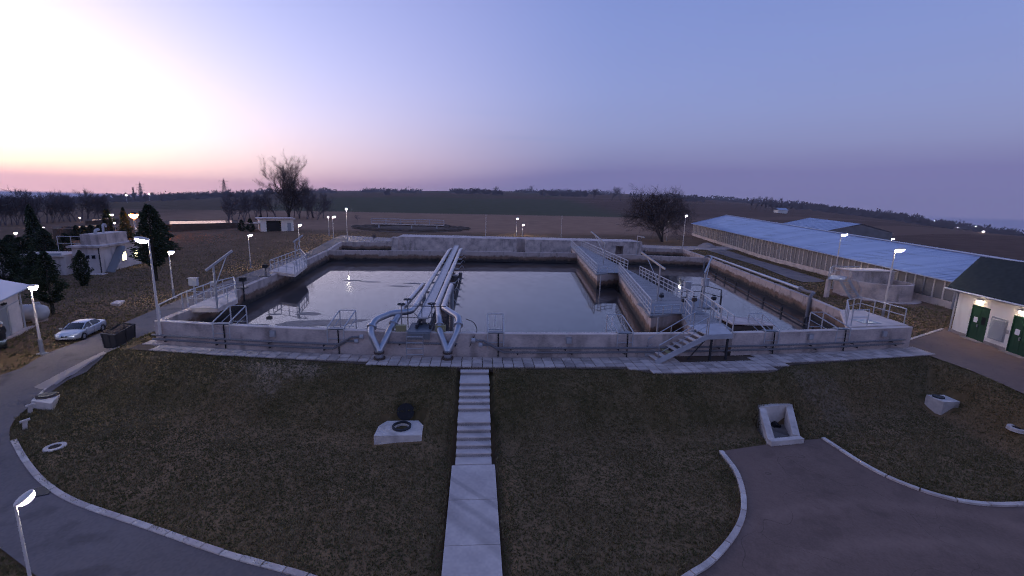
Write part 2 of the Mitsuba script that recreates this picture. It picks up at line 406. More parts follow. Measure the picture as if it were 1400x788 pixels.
KERB_L = curve([(-4.0, 10.7), (-5.07, 11.14), (-7.51, 12), (-10.37, 13.18), (-13.66, 14.53), (-15.79, 15.74), (-17.77, 17.2), (-19.7, 18.79)], .25)
EDGE_L = curve([(-19.7, 18.79), (-20.58, 19.67), (-21.35, 20.7), (-22.01, 22.3), (-21.32, 23.2), (-20.1, 24.56), (-22.53, 30.91), (-20.6, 31), (-20.6, 45), (-22.6, 65), (-24.6, 80), (-25.0, 90)], .8)
OUT_L = curve([(-30.6, 102.55), (-29.49, 82.79), (-29.28, 60.51), (-27.53, 43.22), (-27.08, 39.01), (-25.74, 30.36), (-25.73, 27.25), (-26.04, 24.96), (-30.5, 25.5), (-36, 24.5)], 1.)
ROAD_L = [*map(tuple, KERB_L), *map(tuple, EDGE_L[1:]), *map(tuple, OUT_L), (-36, 19), (-25, 17.2), (-19.5, 15.5), (-14.07, 12.59), (-12.07, 11.49), (-9, 9.7), (-4, 8.0)]
KERB_A = curve([(10.86, 17.02), (10.58, 15.31), (9.76, 13.57), (8.73, 12.33), (7.25, 11.16), (6.17, 10.59), (4.4, 9.6)], .25)
KERB_B = curve([(16.64, 17.97), (16.76, 15.59), (17.29, 14.34), (18.13, 13.56), (19.24, 13.22), (20.74, 13.2), (24, 13.4), (30, 13.8)], .25)
YARD = [*map(tuple, KERB_A), (-4, 8.0), (-9, 9.7), (-9, 3), (40, 3), (40, 13.8), *map(tuple, KERB_B[::-1]), (15.26, 17.81), (13.52, 17.54)]
PATH_R = [(28.6, 26.4), (36.3, 30.2), (34.2, 23.0), (32, 15.6), (26.9, 15.6), (27.2, 18.3), (28.1, 21.4), (28.3, 24.4)]
ROAD_B = [(-30.6, 102.55), (-25, 90), (-15, 92.5), (10, 94), (30, 93), (44, 88), (60, 92), (60, 97), (44, 95), (30, 98), (10, 99), (-15, 98)]
ROAD_R = [(40.5, 80), *map(tuple, curve([(48.49, 94.2), (48, 82.78), (45.68, 68.64), (41.25, 52.65), (43.95, 51.79)], 1.)), *map(tuple, curve([(45.35, 53), (49.2, 68.2), (52.91, 87.52), (53.63, 100.82)], 1.)), (46, 90), (42, 90)]
BASIN = [*[(x, float(front_wall(x)) + .2) for x in np.linspace(-18.2, 26.2, 24)], (26.85, 27.9), (29, 35.6), (35.7, 64.5), (38.5, 80), (31, 82), (-14, 82), (-23.7, 80), (-21.4, 65), (-19.2, 42), (-18.2, 29)]


CUTS = [(*(-3.31, 18.55, -1.5)[:2], 1.2, .95, -1.62), (*(25.41, 20.4, -1.15)[:2], .85, .8, -1.5)]

HEAD = [(13.82, 17.87, -1.75)[:2], (15.32, 18.03, -1.75)[:2], (15.89, 19.5, -1.05)[:2], (14.23, 19.29, -1.05)[:2]]


def land_mesh(xs, ys):
    x, y = np.meshgrid(xs, ys, indexing='ij')
    z = ground(x, y)
    bump = (meshkit.fbm(np.stack([x * .9, y * .9, x * 0], -1), 3, seed=4) - .5) * .10
    wide = (meshkit.fbm(np.stack([x * .02, y * .02, x * 0], -1), 3, seed=5) - .5) * 3.0 * ss(160, 500, np.hypot(x, y))
    z = z + bump * ss(9, 12, y) + wide
    for poly in (ROAD_L, YARD, PATH_R, ROAD_B, ROAD_R, APRON):
        z = np.where(shapely.contains_xy(Polygon(poly).buffer(.25), x, y), ground(x, y) - .07, z)
    for cx, cy, rx, ry, zz in CUTS:                                                         # seats of the manhole blocks
        z = np.where((np.abs(x - cx) < rx) & (np.abs(y - cy) < ry), np.minimum(z, zz), z)
    z = np.where(shapely.contains_xy(Polygon(HEAD).buffer(.2), x, y), -2.35, z)                         # inside of the drain box
    z = np.where((np.abs(x) < 1.0) & (y > 6) & (y < 22.1), z - .45, z)                    # bed of the steps and the path
    z = np.where(shapely.contains_xy(Polygon(BASIN), x, y), -4.0, z)
    n, m = x.shape; i, j = np.meshgrid(np.arange(n - 1), np.arange(m - 1), indexing='ij')
    f = np.stack([i * m + j, (i + 1) * m + j, (i + 1) * m + j + 1, i * m + j + 1], -1).reshape(-1, 4)
    return np.stack([x, y, z], -1).reshape(-1, 3), f


def steps_out(a, b, first, grow=1.13):
    out, d = [a], first
    while abs(out[-1]) < abs(b):
        out.append(out[-1] + math.copysign(d, b)); d = min(d * grow, 160)
    return out


AX = np.linspace(-19.6, 29.0, 60)
APRON = [*[(x, float(front_wall(x)) + .1) for x in AX], *[(x, float(slope_top(x)) + .05) for x in AX[::-1]]]
LX = np.r_[np.maximum(steps_out(-38.5, -2600, .6), -2600)[::-1], np.arange(-38, 40.01, .4), np.minimum(steps_out(40.5, 2600, .6), 2600)]
LY = np.r_[steps_out(5., -700, .8)[::-1], np.arange(5.4, 34, .36), np.arange(34.2, 110, .7), np.minimum(steps_out(110.8, 2600, .9, 1.06), 2600)]
struct('ground', land_mesh(LX, LY), 'land', True)
struct('road', drape(ROAD_L, .015), 'road')
struct('yard', drape(YARD, .015), 'asphalt')
struct('forecourt', drape(PATH_R, .012), 'asphalt')
struct('back_road', drape(ROAD_B, .03, 1.5), 'road_pale')
struct('side_road', drape(ROAD_R, .02), 'road')
shoulder = Polygon([(-23.37, 23.87), (-22.69, 27.6), (-19.81, 24.74), (-21.42, 23.09)]).intersection(Polygon(ROAD_L).buffer(-.15))
struct('road_shoulder', drape(list(shoulder.exterior.coords), .03, .4), 'road_pale')


def kerb(line, w, h, step, key='kerb', side=1):
    """Kerb stones laid one by one along a line."""
    root = numbered(key); labels[root] = {'kind': 'structure'}
    k = max(2, int(round(step / .25)))
    base = offset_line(line, side * w)
    scene[root] = ply_(strip(line[:], base[:], ground(line[:, 0], line[:, 1]) - .25, ground(line[:, 0], line[:, 1]) + .012), 'concrete_dark')
    for a in range(0, len(line) - 1, k):
        seg = line[a:a + k + 1]
        if len(seg) < 2: continue
        d0 = seg[1] - seg[0]; d1 = seg[-1] - seg[-2]
        seg = np.array([seg[0] + d0 / np.linalg.norm(d0) * .02, *seg[1:-1], seg[-1] - d1 / np.linalg.norm(d1) * .02])
        top = float(ground(*seg.mean(0))) + h + rng.uniform(-.008, .008)
        v, f = strip(seg, offset_line(seg, side * w), top - .3, top)
        add(f'{root}__kerb_stone', (v, f), rng.choice(['kerb_white', 'kerb_white', 'concrete_pale', 'slab_b']))


kerb(KERB_L, .19, .06, .75, side=-1)
kerb(KERB_A, .18, .09, 1.0, side=1)
kerb(KERB_B, .18, .09, 1.0, side=-1)

# paving of the terrace in front of the tank: rows of slabs
pave = numbered('pavement'); labels[pave] = {'kind': 'structure'}
bx = np.linspace(-19.4, 28.7, 80)
scene[pave] = ply_(strip(np.c_[bx, front_wall(bx) + .05], np.c_[bx, slope_top(bx) + .12], -.2, -.005), 'soil')
count = 0
sl = []
for x in np.arange(-19.2, 28.6, .56):
    y0 = float(front_wall(x + .27))
    rows = int((y0 - float(slope_top(x + .27)) - .02) / .5)
    if -19.3 < x < -18.3: y0 += .9
    for k in range(rows):
        if 11.3 < x < 16.4 and k < 2 + (x > 15.6) * -1: continue                      # bare soil under the stair landing
        sl.append((x, y0 - .06 - k * .5 - .5))
for x, y in sl:
    m = MB().box(.022, .022, -.06, .538, .478, 0.)
    slope = (float(front_wall(x + .6)) - float(front_wall(x))) / .6
    tw = T().translate([x, y, .05 + rng.uniform(-.005, .005)]).rotate([0, 0, 1], math.degrees(math.atan(slope))).rotate([1, 0, 0], rng.uniform(-.5, .5))
    if not count: dic = {k: ply_(m.mesh(), k) for k in ('slab_a', 'slab_b', 'slab_c')}
    count += 1
    add(f'{pave}__slab', {**dic[rng.choice(['slab_a', 'slab_b', 'slab_b', 'slab_c'])], 'to_world': tw}, None)
struct('soil_bed', drape([(11.2, 22.7), (16.5, 22.9), (16.5, 24.0), (11.2, 23.85)], .02), 'soil')

# stair path down the bank: steps, two wider landings, then slabs
stairs = thing('garden_stairs', 'pale concrete steps with two landings running down the dark grass bank', 'stairs')
y = 22.0; z = .03
runs = [.34, 1.0, .34, .34, .34, .34, 1.0, .34, .34, .34, .34, .5]
tot = sum(runs); runs = [q * (22.0 - 16.3) / tot for q in runs]
for k, q in enumerate(runs):
    z = .03 - 2.0 * (k + .5) / len(runs)
    st_ = add(f'{stairs}__step', MB().box(-.72, y - q + .02, z - .40, .72, y, z - .05), 'shaded_concrete')  # step body in the darker tone, painting the shade on its front face
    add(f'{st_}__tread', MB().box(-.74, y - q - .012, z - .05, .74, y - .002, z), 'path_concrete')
    y -= q
walk = numbered('footpath'); labels[walk] = {'kind': 'structure'}
scene[walk] = ply_(MB().box(-.84, 6.5, -2.3, .84, 16.28, -1.985).mesh(), 'concrete_dark')
y = 16.28
while y > 6.6:
    d = min(2.15, y - 6.5)
    add(f'{walk}__slab', MB().box(-.87, y - d + .02, -2.1, .87, y, -1.93 + rng.uniform(-.006, .006)), 'path_concrete')
    y -= d

# ------------------------------------------------------------------ the treatment tank
tank = thing('treatment_tank', 'long open concrete water treatment tank with pale wall tops filling the middle of the site', 'basin')
ZT = 1.4
fx = np.linspace(-18.4, 28.6, 60)
fline = np.c_[fx, front_wall(fx)]
add(f'{tank}__front_wall', strip(fline, fline + [0, .36], -3.2, ZT - .05), 'concrete', label='low front wall of grey streaked concrete')
add(f'{tank}__coping', strip(fline - [0, .015], fline + [0, .38], ZT - .05, ZT), 'concrete_pale')
LW = np.array([(-18.0, 26.3), (-18.1, 29), (-18.6, 36), (-19.1, 43), (-20.1, 54), (-21.2, 65.5), (-22.3, 72), (-23.4, 79)])
RW = np.array([(26.05, 25.6), (26.65, 27.9), (28.8, 35.6), (32.1, 50), (35.5, 64.5), (38.3, 78.9)])
for ln, sd in ((LW, 1), (RW, -1)):
    key = add(f'{tank}__side_wall', strip(ln, offset_line(ln, sd * .42), -3.2, ZT), 'tank_concrete')
CW = np.array([(-21.15, 65.2), (-12, 66.1), (-3.2, 66.8), (6, 67.4), (15.1, 67.7), (25, 66.6), (35.5, 64.6)])
add(f'{tank}__cross_wall', strip(CW, CW + [0, .5], -3.2, ZT), 'tank_concrete')
add(f'{tank}__back_wall', strip(np.array([(-23.8, 78.6), (-14.1, 80.2)]), np.array([(-23.8, 79.0), (-14.1, 80.6)]), -3, ZT), 'tank_concrete')
add(f'{tank}__back_wall', strip(np.array([(30.95, 79.8), (38.7, 78.6)]), np.array([(30.95, 80.2), (38.7, 79.0)]), -3, ZT), 'tank_concrete')
bl = MB()
for a, b in ((-14, 7.4), (9.0, 25.9), (27.4, 30.9)):
    bl.box(a, 80.0, -3, b, 86, 2.45)
bl.box(7.4, 82, -3, 9.0, 86, 2.445).box(25.9, 82, -3, 27.4, 86, 2.445).box(25.9, 80.003, 1.6, 27.4, 81.98, 2.447)
add(f'{tank}__rear_chamber', bl, 'concrete', label='taller closed concrete chamber along the far side of the tank')
add(f'{tank}__rear_chamber__pier', MB().box(-15.1, 79.7, -3, -13.9, 81.5, 2.3), 'concrete')
DIVL = [(12.9, 24.05), (14.25, 28.5), (11.7, 27.6), (15.75, 47.0), (12.9, 45.4), (17.1, 78.2)]
DIVR = [(19.0, 78.4), (17.4, 48), (15.8, 28), (15.3, 24.05)]
add(f'{tank}__dividing_wall', MB().prism(DIVL + DIVR, -3.2, ZT - .005), 'tank_concrete', label='dividing wall with a brown water line under the walkway')
struct('water', drape_flat(BASIN_W := [(-17.9, 26.2), *[(x, float(front_wall(x)) + .3) for x in np.linspace(-17, 14, 16)], (15, 46), (16.4, 68), (-21, 67), (-19, 42), (-18, 29)], -.12), 'water_skin')
struct('water', drape_flat([(14.5, 24.2), *[(x, float(front_wall(x)) + .3) for x in np.linspace(15, 26.2, 8)], (28.9, 35.6), (35.6, 65), (17.5, 67.6), (16.0, 46)], -.116), 'water_skin')
struct('water', drape_flat([(-22, 66.5), (36.5, 66.5), (38.5, 79.3), (31, 82), (-14, 82), (-23.5, 79.4)], -.03), 'water_skin')
sc = MB()
for k in range(39):
    cx, cy = (rng.uniform(-17, -6.5), rng.uniform(25.5, 31 + 4 * rng.random())) if k < 34 else (rng.uniform(-14, -4), rng.uniform(44, 56))
    n = 18; a = np.linspace(0, 2 * np.pi, n, endpoint=False)
    rr = rng.uniform(.25, 1.15) * (.55 + .9 * meshkit.noise(np.stack([np.cos(a) * 1.7 + k * 9, np.sin(a) * 1.7, a * 0], 1)))
    p = np.c_[cx + rr * np.cos(a) * 1.7, cy + rr * np.sin(a) * .8]
    if k >= 34: p = np.c_[cx + rr * np.cos(a) * 1.5, cy + rr * np.sin(a) * .35]
    if not Polygon(BASIN_W).buffer(-.1).contains(Polygon(p).buffer(0)): continue
    v = np.vstack([np.c_[p, np.full(n, .006 + k * .0002 - .12)], [[cx, cy, .012 + k * .0002 - .12]]])
    sc.add(v, np.stack([np.arange(n), (np.arange(n) + 1) % n, np.full(n, n)], 1))
add('scum', sc, 'scum_skin', kind='stuff', label='grey foam scum floating on the left part of the tank')


# ------------------------------------------------------------------ railings, walkways and tank fittings
def railing(root, pts, h=1.05, gap=1.5, mids=(.55,), name='railing', bs='rail_paint', r=.038, label=None, toe=False):
    """A tubular railing along 3-D points: one part, each post a sub-part."""
    p = np.asarray(pts, float)
    m = MB()
    m.tube(p + [0, 0, h], r, 6)
    for k in mids: m.tube(p + [0, 0, h * k], r * .75, 6)
    if toe:
        for a, b in zip(p, p[1:]): m.bar(a + [0, 0, .08], b + [0, 0, .08], .02, .15)
    key = add(f'{root}__{name}', m, bs, 40, label=label)
    s = np.concatenate([[0], np.cumsum(np.linalg.norm(np.diff(p, axis=0), axis=1))])
    at = sorted({0., *s[1:-1], s[-1]}); full = []
    for a, b in zip(at, at[1:]):
        n = max(1, int(round((b - a) / gap))); full += list(np.linspace(a, b, n, endpoint=False))
    for q in full + [s[-1]]:
        c = np.array([np.interp(q, s, p[:, j]) for j in range(3)])
        add(f'{key}__post', MB().tube([c, c + [0, 0, h]], r * .9, 6), bs, 40)
    return key


def hoist(name, base, h, tip, label, box_z=None, tail=.55):
    """A davit: post, inclined jib and brace."""
    t = thing(name, label, 'hoist', 'hoists over the tank')
    b = np.asarray(base, float); top = b + [0, 0, h]; d = np.asarray(tip, float) - top
    add(f'{t}__post', MB().tube([b, top], .065, 8), 'galvanised', 40)
    add(f'{t}__jib', MB().bar(top - d / np.linalg.norm(d) * tail, tip, .10, .13), 'galvanised')
    add(f'{t}__brace', MB().tube([b + [0, 0, h * .5], top + d * .72], .03, 6), 'galvanised', 40)
    add(f'{t}__base_plate', MB().box(b[0] - .16, b[1] - .16, b[2], b[0] + .16, b[1] + .16, b[2] + .03), 'galvanised')
    return t


def control_box(x, y, z, w, h, label, pole=1.0, bs='tank_white', group=None):
    t = thing('control_box', label, 'control box', group)
    add(f'{t}__post', MB().box(x - .04, y - .04, z, x + .04, y + .04, z + pole), 'galvanised')
    add(f'{t}__housing', MB().box(x - w / 2, y - .14, z + pole, x + w / 2, y + .14, z + pole + h), bs)
    add(f'{t}__roof', MB().box(x - w / 2 - .04, y - .2, z + pole + h, x + w / 2 + .04, y + .18, z + pole + h + .04), 'galvanised')
    return t


# walkway on the dividing wall
wk = thing('walkway', 'long grey walkway with pipe railings on the dividing wall of the tank', 'walkway')
deckz = 1.55
DL = [(12.8, 24.3), (14.1, 28.35), (11.55, 27.45), (11.5, 27.7), (15.6, 47.0), (12.75, 45.25), (12.7, 45.5), (16.95, 78.6)]
DR = [(19.1, 78.6), (17.5, 48), (15.95, 28), (15.4, 24.3)]
add(f'{wk}__deck', MB().prism(DL + DR, ZT, deckz), 'deck_grey', label='grey walkway deck')
for a, b, nm in (((11.9, 28.0), (15.6, 31.0), 'g'), ((13.2, 46.2), (17.0, 49.0), 'g')):
    add(f'{wk}__platform_plate', MB().box(a[0], a[1], deckz + .002, b[0], b[1], deckz + .05), 'grating', label='dark steel grating where the walkway widens')
Z = deckz
railing(wk, [(17.05, 78.4, Z), (12.85, 45.5, Z)], gap=1.6, mids=(.3, .6), toe=True, r=.045)
railing(wk, [(13.2, 45.6, Z), (15.2, 46.8, Z)], gap=1.0, mids=(.5,), h=.7)
railing(wk, [(15.6, 46.6, Z), (11.65, 27.65, Z)], gap=1.0, mids=(.34, .67), toe=True, r=.042)
railing(wk, [(11.9, 27.65, Z), (14.0, 28.3, Z)], gap=.8, h=.6, mids=(.5,))
railing(wk, [(14.15, 28.1, Z), (13.35, 25.5, Z)], gap=.9, mids=(.5,))
railing(wk, [(19.0, 78.3, Z), (17.5, 49.2, Z)], gap=1.6, mids=(.3, .6), r=.045)
railing(wk, [(17.15, 44.5, Z), (15.9, 30.3, Z)], gap=1.1, mids=(.34, .67), r=.042)
railing(wk, [(15.8, 27.6, Z), (15.2, 25.4, Z)], gap=.9)

# steel stairs up to the walkway
stp = thing('access_stairs', 'steel stairs with pipe handrails climbing the front wall of the tank to the walkway', 'stairs')
F0, F1, TP = np.array([10.05, 22.55]), np.array([10.15, 23.7]), np.array([13.1, 22.95])
dirx = (TP - F0) / np.linalg.norm(TP - F0); nrm = np.array([-dirx[1], dirx[0]]); run = np.linalg.norm(TP - F0); SZ = 1.62; W = 1.2
for w0 in (0, W):
    a = F0 + nrm * w0; b = a + dirx * run
    p0, p1 = np.array([*a, .10]), np.array([*b, SZ - .12])
    add(f'{stp}__stringer', MB().bar(p0, p1, .05, .30), 'tank_white', label='pale steel side plate')
    add(f'{stp}__handrail', MB().tube([[*(a + dirx * .1), 1.1], [*(b - dirx * .02), SZ + 1.05]], .028, 6).tube([[*(a + dirx * .1), .62], [*(b - dirx * .02), SZ + .56]], .02, 6), 'galvanised', 40)
    for q in (.04, .5, .97):
        c = a + dirx * run * q
        add(f'{stp}__handrail_post', MB().tube([[*c, .1 + (SZ - .1) * q], [*c, 1.06 + (SZ - .02) * q]], .025, 6), 'galvanised', 40)
for k in range(8):
    c = F0 + dirx * run * ((k + .75) / 8.6); zz = SZ * (k + 1) / 9
    add(f'{stp}__tread', MB().obox([*(c + nrm * W / 2), zz], [*(dirx * .15), 0], [*(nrm * (W / 2 - .03)), 0], [0, 0, .02]), 'concrete_pale' if k != 2 else 'yellow_paint')
land = [tuple(TP - dirx * .02), tuple(TP + np.array([1.62, .22])), (15.35, 25.5), (13.0, 25.0), tuple(TP + nrm * W)]
add(f'{stp}__landing', MB().prism(land, SZ - .06, SZ), 'tank_white', label='pale landing plate over the wall top')
add(f'{stp}__landing_edge', MB().bar([*TP, SZ - .17], [*(TP + np.array([1.62, .22])), SZ - .17], .05, .22).bar([*(TP + np.array([1.62, .22])), SZ - .17], [15.35, 25.4, SZ - .17], .05, .22), 'tank_white')
e = TP + np.array([1.6, .24])
railing(stp, [(*(TP + [.05, .05]), SZ), (*(TP + [.06, .06]) , SZ)], gap=9, name='corner_post')
railing(stp, [(*e, SZ), (15.2, 25.3, SZ), (16.25, 30.0, SZ)], gap=1.4)
for q in (.25, .9):
    c = TP + np.array([1.6 * q, .22 * q + .15])
    add(f'{stp}__leg', MB().box(c[0] - .05, c[1] - .05, 0, c[0] + .05, c[1] + .05, SZ - .08), 'dark_steel')
add(f'{stp}__strut', MB().bar([12.2, 23.2, .05], [13.2, 23.2, SZ - .3], .05), 'dark_steel')

# hoists
hoist('hoist', (15.85, 53.34, 1.55), 2.7, (15.92, 60.58, 5.2), 'slim hoist at the far end of the walkway, its jib pointing back')
hoist('hoist', (24.41, 65.28, 1.55), 2.9, (21.6, 55.34, 4.9), 'small hoist between walkway and right tank, jib raised to the right')
hoist('hoist', (13.97, 32.1, 1.55), 2.75, (13.19, 34.22, 5.1), 'tall hoist on the walkway whose long jib points back over the tank')
hoist('hoist', (16.17, 29.53, 1.55), 2.75, (18.83, 33.62, 4.9), 'hoist nearest the stairs, jib raised toward the right wall')
hoist('hoist', (-16.49, 28.78, 1.5), 2.78, (-15.78, 29.76, 5.1), 'hoist on the left front platform with long jib raised over the lawn')
hoist('hoist', (-19.31, 48.57, 1.5), 2.6, (-19.1, 50.33, 4.6), 'distant hoist on the second left platform', tail=.3)
bx_g = None
p = (16.88, 33.33, 1.55); control_box(p[0], p[1], 1.55, .5, .55, 'grey control box on a post beside the walkway rail', .75)
p = (17.64, 32.28, 1.55); control_box(p[0] + .05, p[1] - .1, 1.55, .5, .55, 'grey control box fixed in front of the hoist nearest the stairs', 1.25)
p = (-19.39, 31.41, 1.5); control_box(p[0], p[1], 1.5, .52, .5, 'pale control box on the left front platform', .95)
p = (-18.68, 32.44, 1.5); control_box(p[0], p[1], 1.5, .24, .28, 'small white-topped box beside the left front hoist', .75)
# actuators and valve stems on the walkway
for k, (px, py, lab) in enumerate((((14.79, 29.48, 1.55), .7, 'squat valve actuator under the control box on the walkway'), ((15.45, 29.28, 1.55), .8, 'rust brown pump motor beside the walkway rail'),
                                   ((17.73, 30.77, 1.55), .6, 'dark valve actuator right of the hoist nearest the stairs'), ((24.51, 62.45, 1.55), .9, 'small actuator at the far right platform'), ((14.52, 32.66, 1.55), .35, 'low valve wheel at the foot of the tall hoist'))):
    t = thing('valve_actuator', lab, 'valve')
    add(f'{t}__stem', MB().tube([(px[0], px[1], 1.5), (px[0], px[1], 1.5 + py)], .05, 8), 'galvanised', 40)
    add(f'{t}__motor', MB().lathe([(0, -.16), (.13, -.15), (.15, 0), (.13, .15), (0, .16)], (px[0], px[1], 1.5 + py), 10, axis=0), 'rust' if k == 1 else 'dark_steel', 40)
    add(f'{t}__hand_wheel', MB().lathe([(.14, -.02), (.17, 0), (.14, .02), (.13, 0), (.14, -.02)], (px[0], px[1], 1.72 + py), 14), 'dark_steel', 40)

# side platforms on the left wall and the right front corner
for nm, a, lab in (('service_platform', [(-18.07, 28.82, 1.5), (-16.51, 28.88, 1.5), (-16.65, 31.55, 1.5), (-18.39, 34.65, 1.5)], 'grey concrete platform with railings on the left front corner of the tank'),
                   ('service_platform', [(-19.88, 44.29, 1.5), (-17.16, 42.72, 1.5), (-18.42, 49.28, 1.5), (-21.42, 55.58, 1.5)], 'concrete platform with railings halfway along the left wall')):
    t = thing(nm, lab, 'platform')
    q = np.array(a)[:, :2]; q[0] = q[0] - [.3, 0]; back = q[3] + (q[0] - q[1]) * .3
    poly = [tuple(q[0]), tuple(q[1]), tuple(q[2]), tuple(q[3]), tuple(q[0] + [-.3, 3.2])]
    pl = Polygon(poly).convex_hull
    add(f'{t}__floor', MB().prism(pl, 1.2, 1.5), 'concrete_pale')
    c = np.array(pl.exterior.coords)[:-1]
    o = np.argsort([math.atan2(*(w - c.mean(0))) for w in c]); c = c[o]; c = c.mean(0) + (c - c.mean(0)) * .95
    loop = [(*w, 1.5) for w in c]
    k0 = int(np.argmin(c[:, 0] * 1 - c[:, 1] * .8))
    loop = loop[k0:] + loop[:k0]
    railing(t, loop + [loop[0]], gap=1.2)
t = thing('corner_platform', 'pale concrete platform with railings on the right front corner of the tank', 'platform')
add(f'{t}__floor', MB().prism([(23.7, 25.4), (28.55, 25.95), (29.2, 30.2), (27.4, 30.2)], 1.28, 1.46), 'concrete_pale')
add(f'{t}__cheek', MB().prism([(26.6, 25.8), (28.5, 26.0), (29.1, 30.0), (27.6, 30.0)], -1, 1.27), 'concrete')
railing(t, [(24.0, 25.75, 1.46), (26.6, 28.8, 1.46)], gap=1.3)
railing(t, [(26.6, 28.8, 1.46), (28.7, 29.9, 1.46), (28.4, 26.1, 1.46)], gap=1.5)
railing(t, [(24.2, 25.62, 1.46), (25.4, 25.72, 1.46)], gap=1.2)
add(f'{t}__hatch', MB().box(25.6, 26.2, 1.462, 26.9, 27.2, 1.50), 'galvanised')

# small stile-like frames over the front wall
def wall_stile(x, label, wide=.9, lean=.35):
    t = thing('wall_ladder', label, 'ladder', 'ladder frames over the front wall')
    y = float(front_wall(x)) - .06
    for s in (-wide / 2, wide / 2):
        pts = [(x + s, y, .55), (x + s, y, 1.55), (x + s + lean, y + 1.25, 2.25), (x + s + lean, y + 1.25, .1)]
        add(f'{t}__side_rail', MB().tube(bent(pts, .12, 4), .036, 6), 'rail_paint', 40)
        add(f'{t}__knee_rail', MB().tube([(x + s, y, 1.12), (x + s + lean, y + 1.25, 1.75)], .02, 6), 'galvanised', 40)
    add(f'{t}__top_bar', MB().tube([(x - wide / 2 + lean, y + 1.25, 2.25), (x + wide / 2 + lean, y + 1.25, 2.25)], .024, 6), 'galvanised', 40)
    add(f'{t}__lower_bar', MB().tube([(x - wide / 2, y, .9), (x + wide / 2, y, .9)], .02, 6), 'galvanised', 40)
    for k in range(3):
        add(f'{t}__rung', MB().tube([(x - wide / 2 + lean, y + 1.25, .3 + .5 * k), (x + wide / 2 + lean, y + 1.25, .3 + .5 * k)], .022, 5), 'galvanised')
    add(f'{t}__tread_plate', MB().box(x - wide / 2 + .03, y + .05, 1.42, x + wide / 2 - .03, y + .45, 1.46), 'grating')
    add(f'{t}__down_cable', MB().tube([(x + .12, y + .35, 1.43), (x + .14, y - .02, 1.40), (x + .16, y - .02, .02)], .035, 6), 'black', 40)
    return t


wall_stile(-14.3, 'ladder frame over the front wall, nearest the left corner of the tank')
wall_stile(-7.75, 'ladder frame over the front wall, second from the left and left of the pipes')
t4 = wall_stile(1.15, 'ladder frame over the front wall just right of the pipe manifolds', lean=0)
add(f'{t4}__white_tube', MB().tube([(1.15, 25.0, 1.5), (1.15, 25.0, 2.1)], .05, 8), 'notice_white', 40)
t4 = wall_stile(8.6, 'ladder frame over the front wall just left of the access stairs', lean=-.3)
add(f'{t4}__white_tube', MB().tube([(8.2, 25.0, 1.5), (8.2, 25.0, 2.1)], .05, 8), 'notice_white', 40)
wall_stile(17.9, 'ladder frame over the front wall right of the access stairs', lean=-.35)
wall_stile(23.0, 'ladder frame over the front wall beside the corner platform', lean=-.9)

# two service pipes along the front wall, stepping up to the manifolds
def wall_pipe(xa, xb, z, off, label, ends):
    t = thing('wall_pipe', label, 'pipe')
    x = np.linspace(xa, xb, 40)
    p = np.c_[x, front_wall(x) - off, np.full(40, z)]
    if ends: p = np.vstack([p, [[xb + .75 * ends, float(front_wall(xb)) - off, z + .42], [xb + 1.3 * ends, float(front_wall(xb)) - off - .02, z + .45]]])
    add(f'{t}__pipe', MB().tube(p, .06, 8), 'dull_pipe', 40)
    for xx in np.arange(min(xa, xb) + .8, max(xa, xb), 3.1):
        add(f'{t}__bracket', MB().box(xx - .03, float(front_wall(xx)) - off - .09, z - .12, xx + .03, float(front_wall(xx)), z - .05), 'dark_steel')
    if ends:
        e = p[-1]
        add(f'{t}__valve', MB().lathe([(0, -.12), (.13, -.1), (.13, .1), (0, .12)], e, 10, axis=0), 'tank_white', 40)


wall_pipe(-18.5, -7.6, .62, .16, 'upper grey pipe along the left half of the front wall', 1)
wall_pipe(-18.5, -7.9, .36, .14, 'lower grey pipe along the left half of the front wall', 1)
wall_pipe(27.9, 1.2, .62, .16, 'upper grey pipe along the right half of the front wall', -1)
wall_pipe(27.9, 1.6, .36, .14, 'lower grey pipe along the right half of the front wall', -1)
wall_pipe(-5.0, -1.0, .80, .10, 'short pipe on the wall between the two manifolds', 0)
for x, lab in ((-11.3, 'small grey junction box on the left half of the front wall'), (5.3, 'small grey junction box on the front wall right of the manifolds'), (20.6, 'small grey junction box on the right half of the front wall'), (26.2, 'small pale junction box near the right front corner')):
    t = thing('junction_box', lab, 'box')
    y = float(front_wall(x))
    add(f'{t}__case', MB().box(x - .16, y - .14, .88, x + .16, y, 1.24), 'galvanised')
    add(f'{t}__cover', MB().box(x - .12, y - .16, .93, x + .12, y - .141, 1.19), 'tank_white')

# pipe manifolds and the pipe bridge across the water
def flange(m, c, d, r, w=.05):
    c = np.asarray(c, float); d = np.asarray(d, float) / np.linalg.norm(d)
    m.tube([c - d * w, c + d * w], r, 14)


def manifold(bx_, by, pts_l, pts_r, label, R=.185):
    t = thing('pipe_manifold', label, 'pipes')
    b = np.array([bx_, by, 0.])
    add(f'{t}__riser', MB().tube([b + [0, 0, -.1], b + [0, 0, .55]], R * 1.15, 16), 'pipe_steel', 40)
    m = MB(); flange(m, b + [0, 0, .1], [0, 0, 1], R * 1.7); flange(m, b + [0, 0, .42], [0, 0, 1], R * 1.5)
    add(f'{t}__flange', m, 'rust', 40, label='rusty bolted flange at the foot')
    for pts in (pts_l, pts_r):
        pts = [b + [0, 0, .45], *[np.asarray(q, float) for q in pts]]
        add(f'{t}__branch_pipe', MB().tube(bent(pts, .38, 7), R, 14), 'pipe_steel', 40)
        m = MB(); d = pts[2] - pts[1]; flange(m, pts[1] + d * .45, d, R * 1.45)
        add(f'{t}__branch_flange', m, 'pipe_steel', 40)
    return t


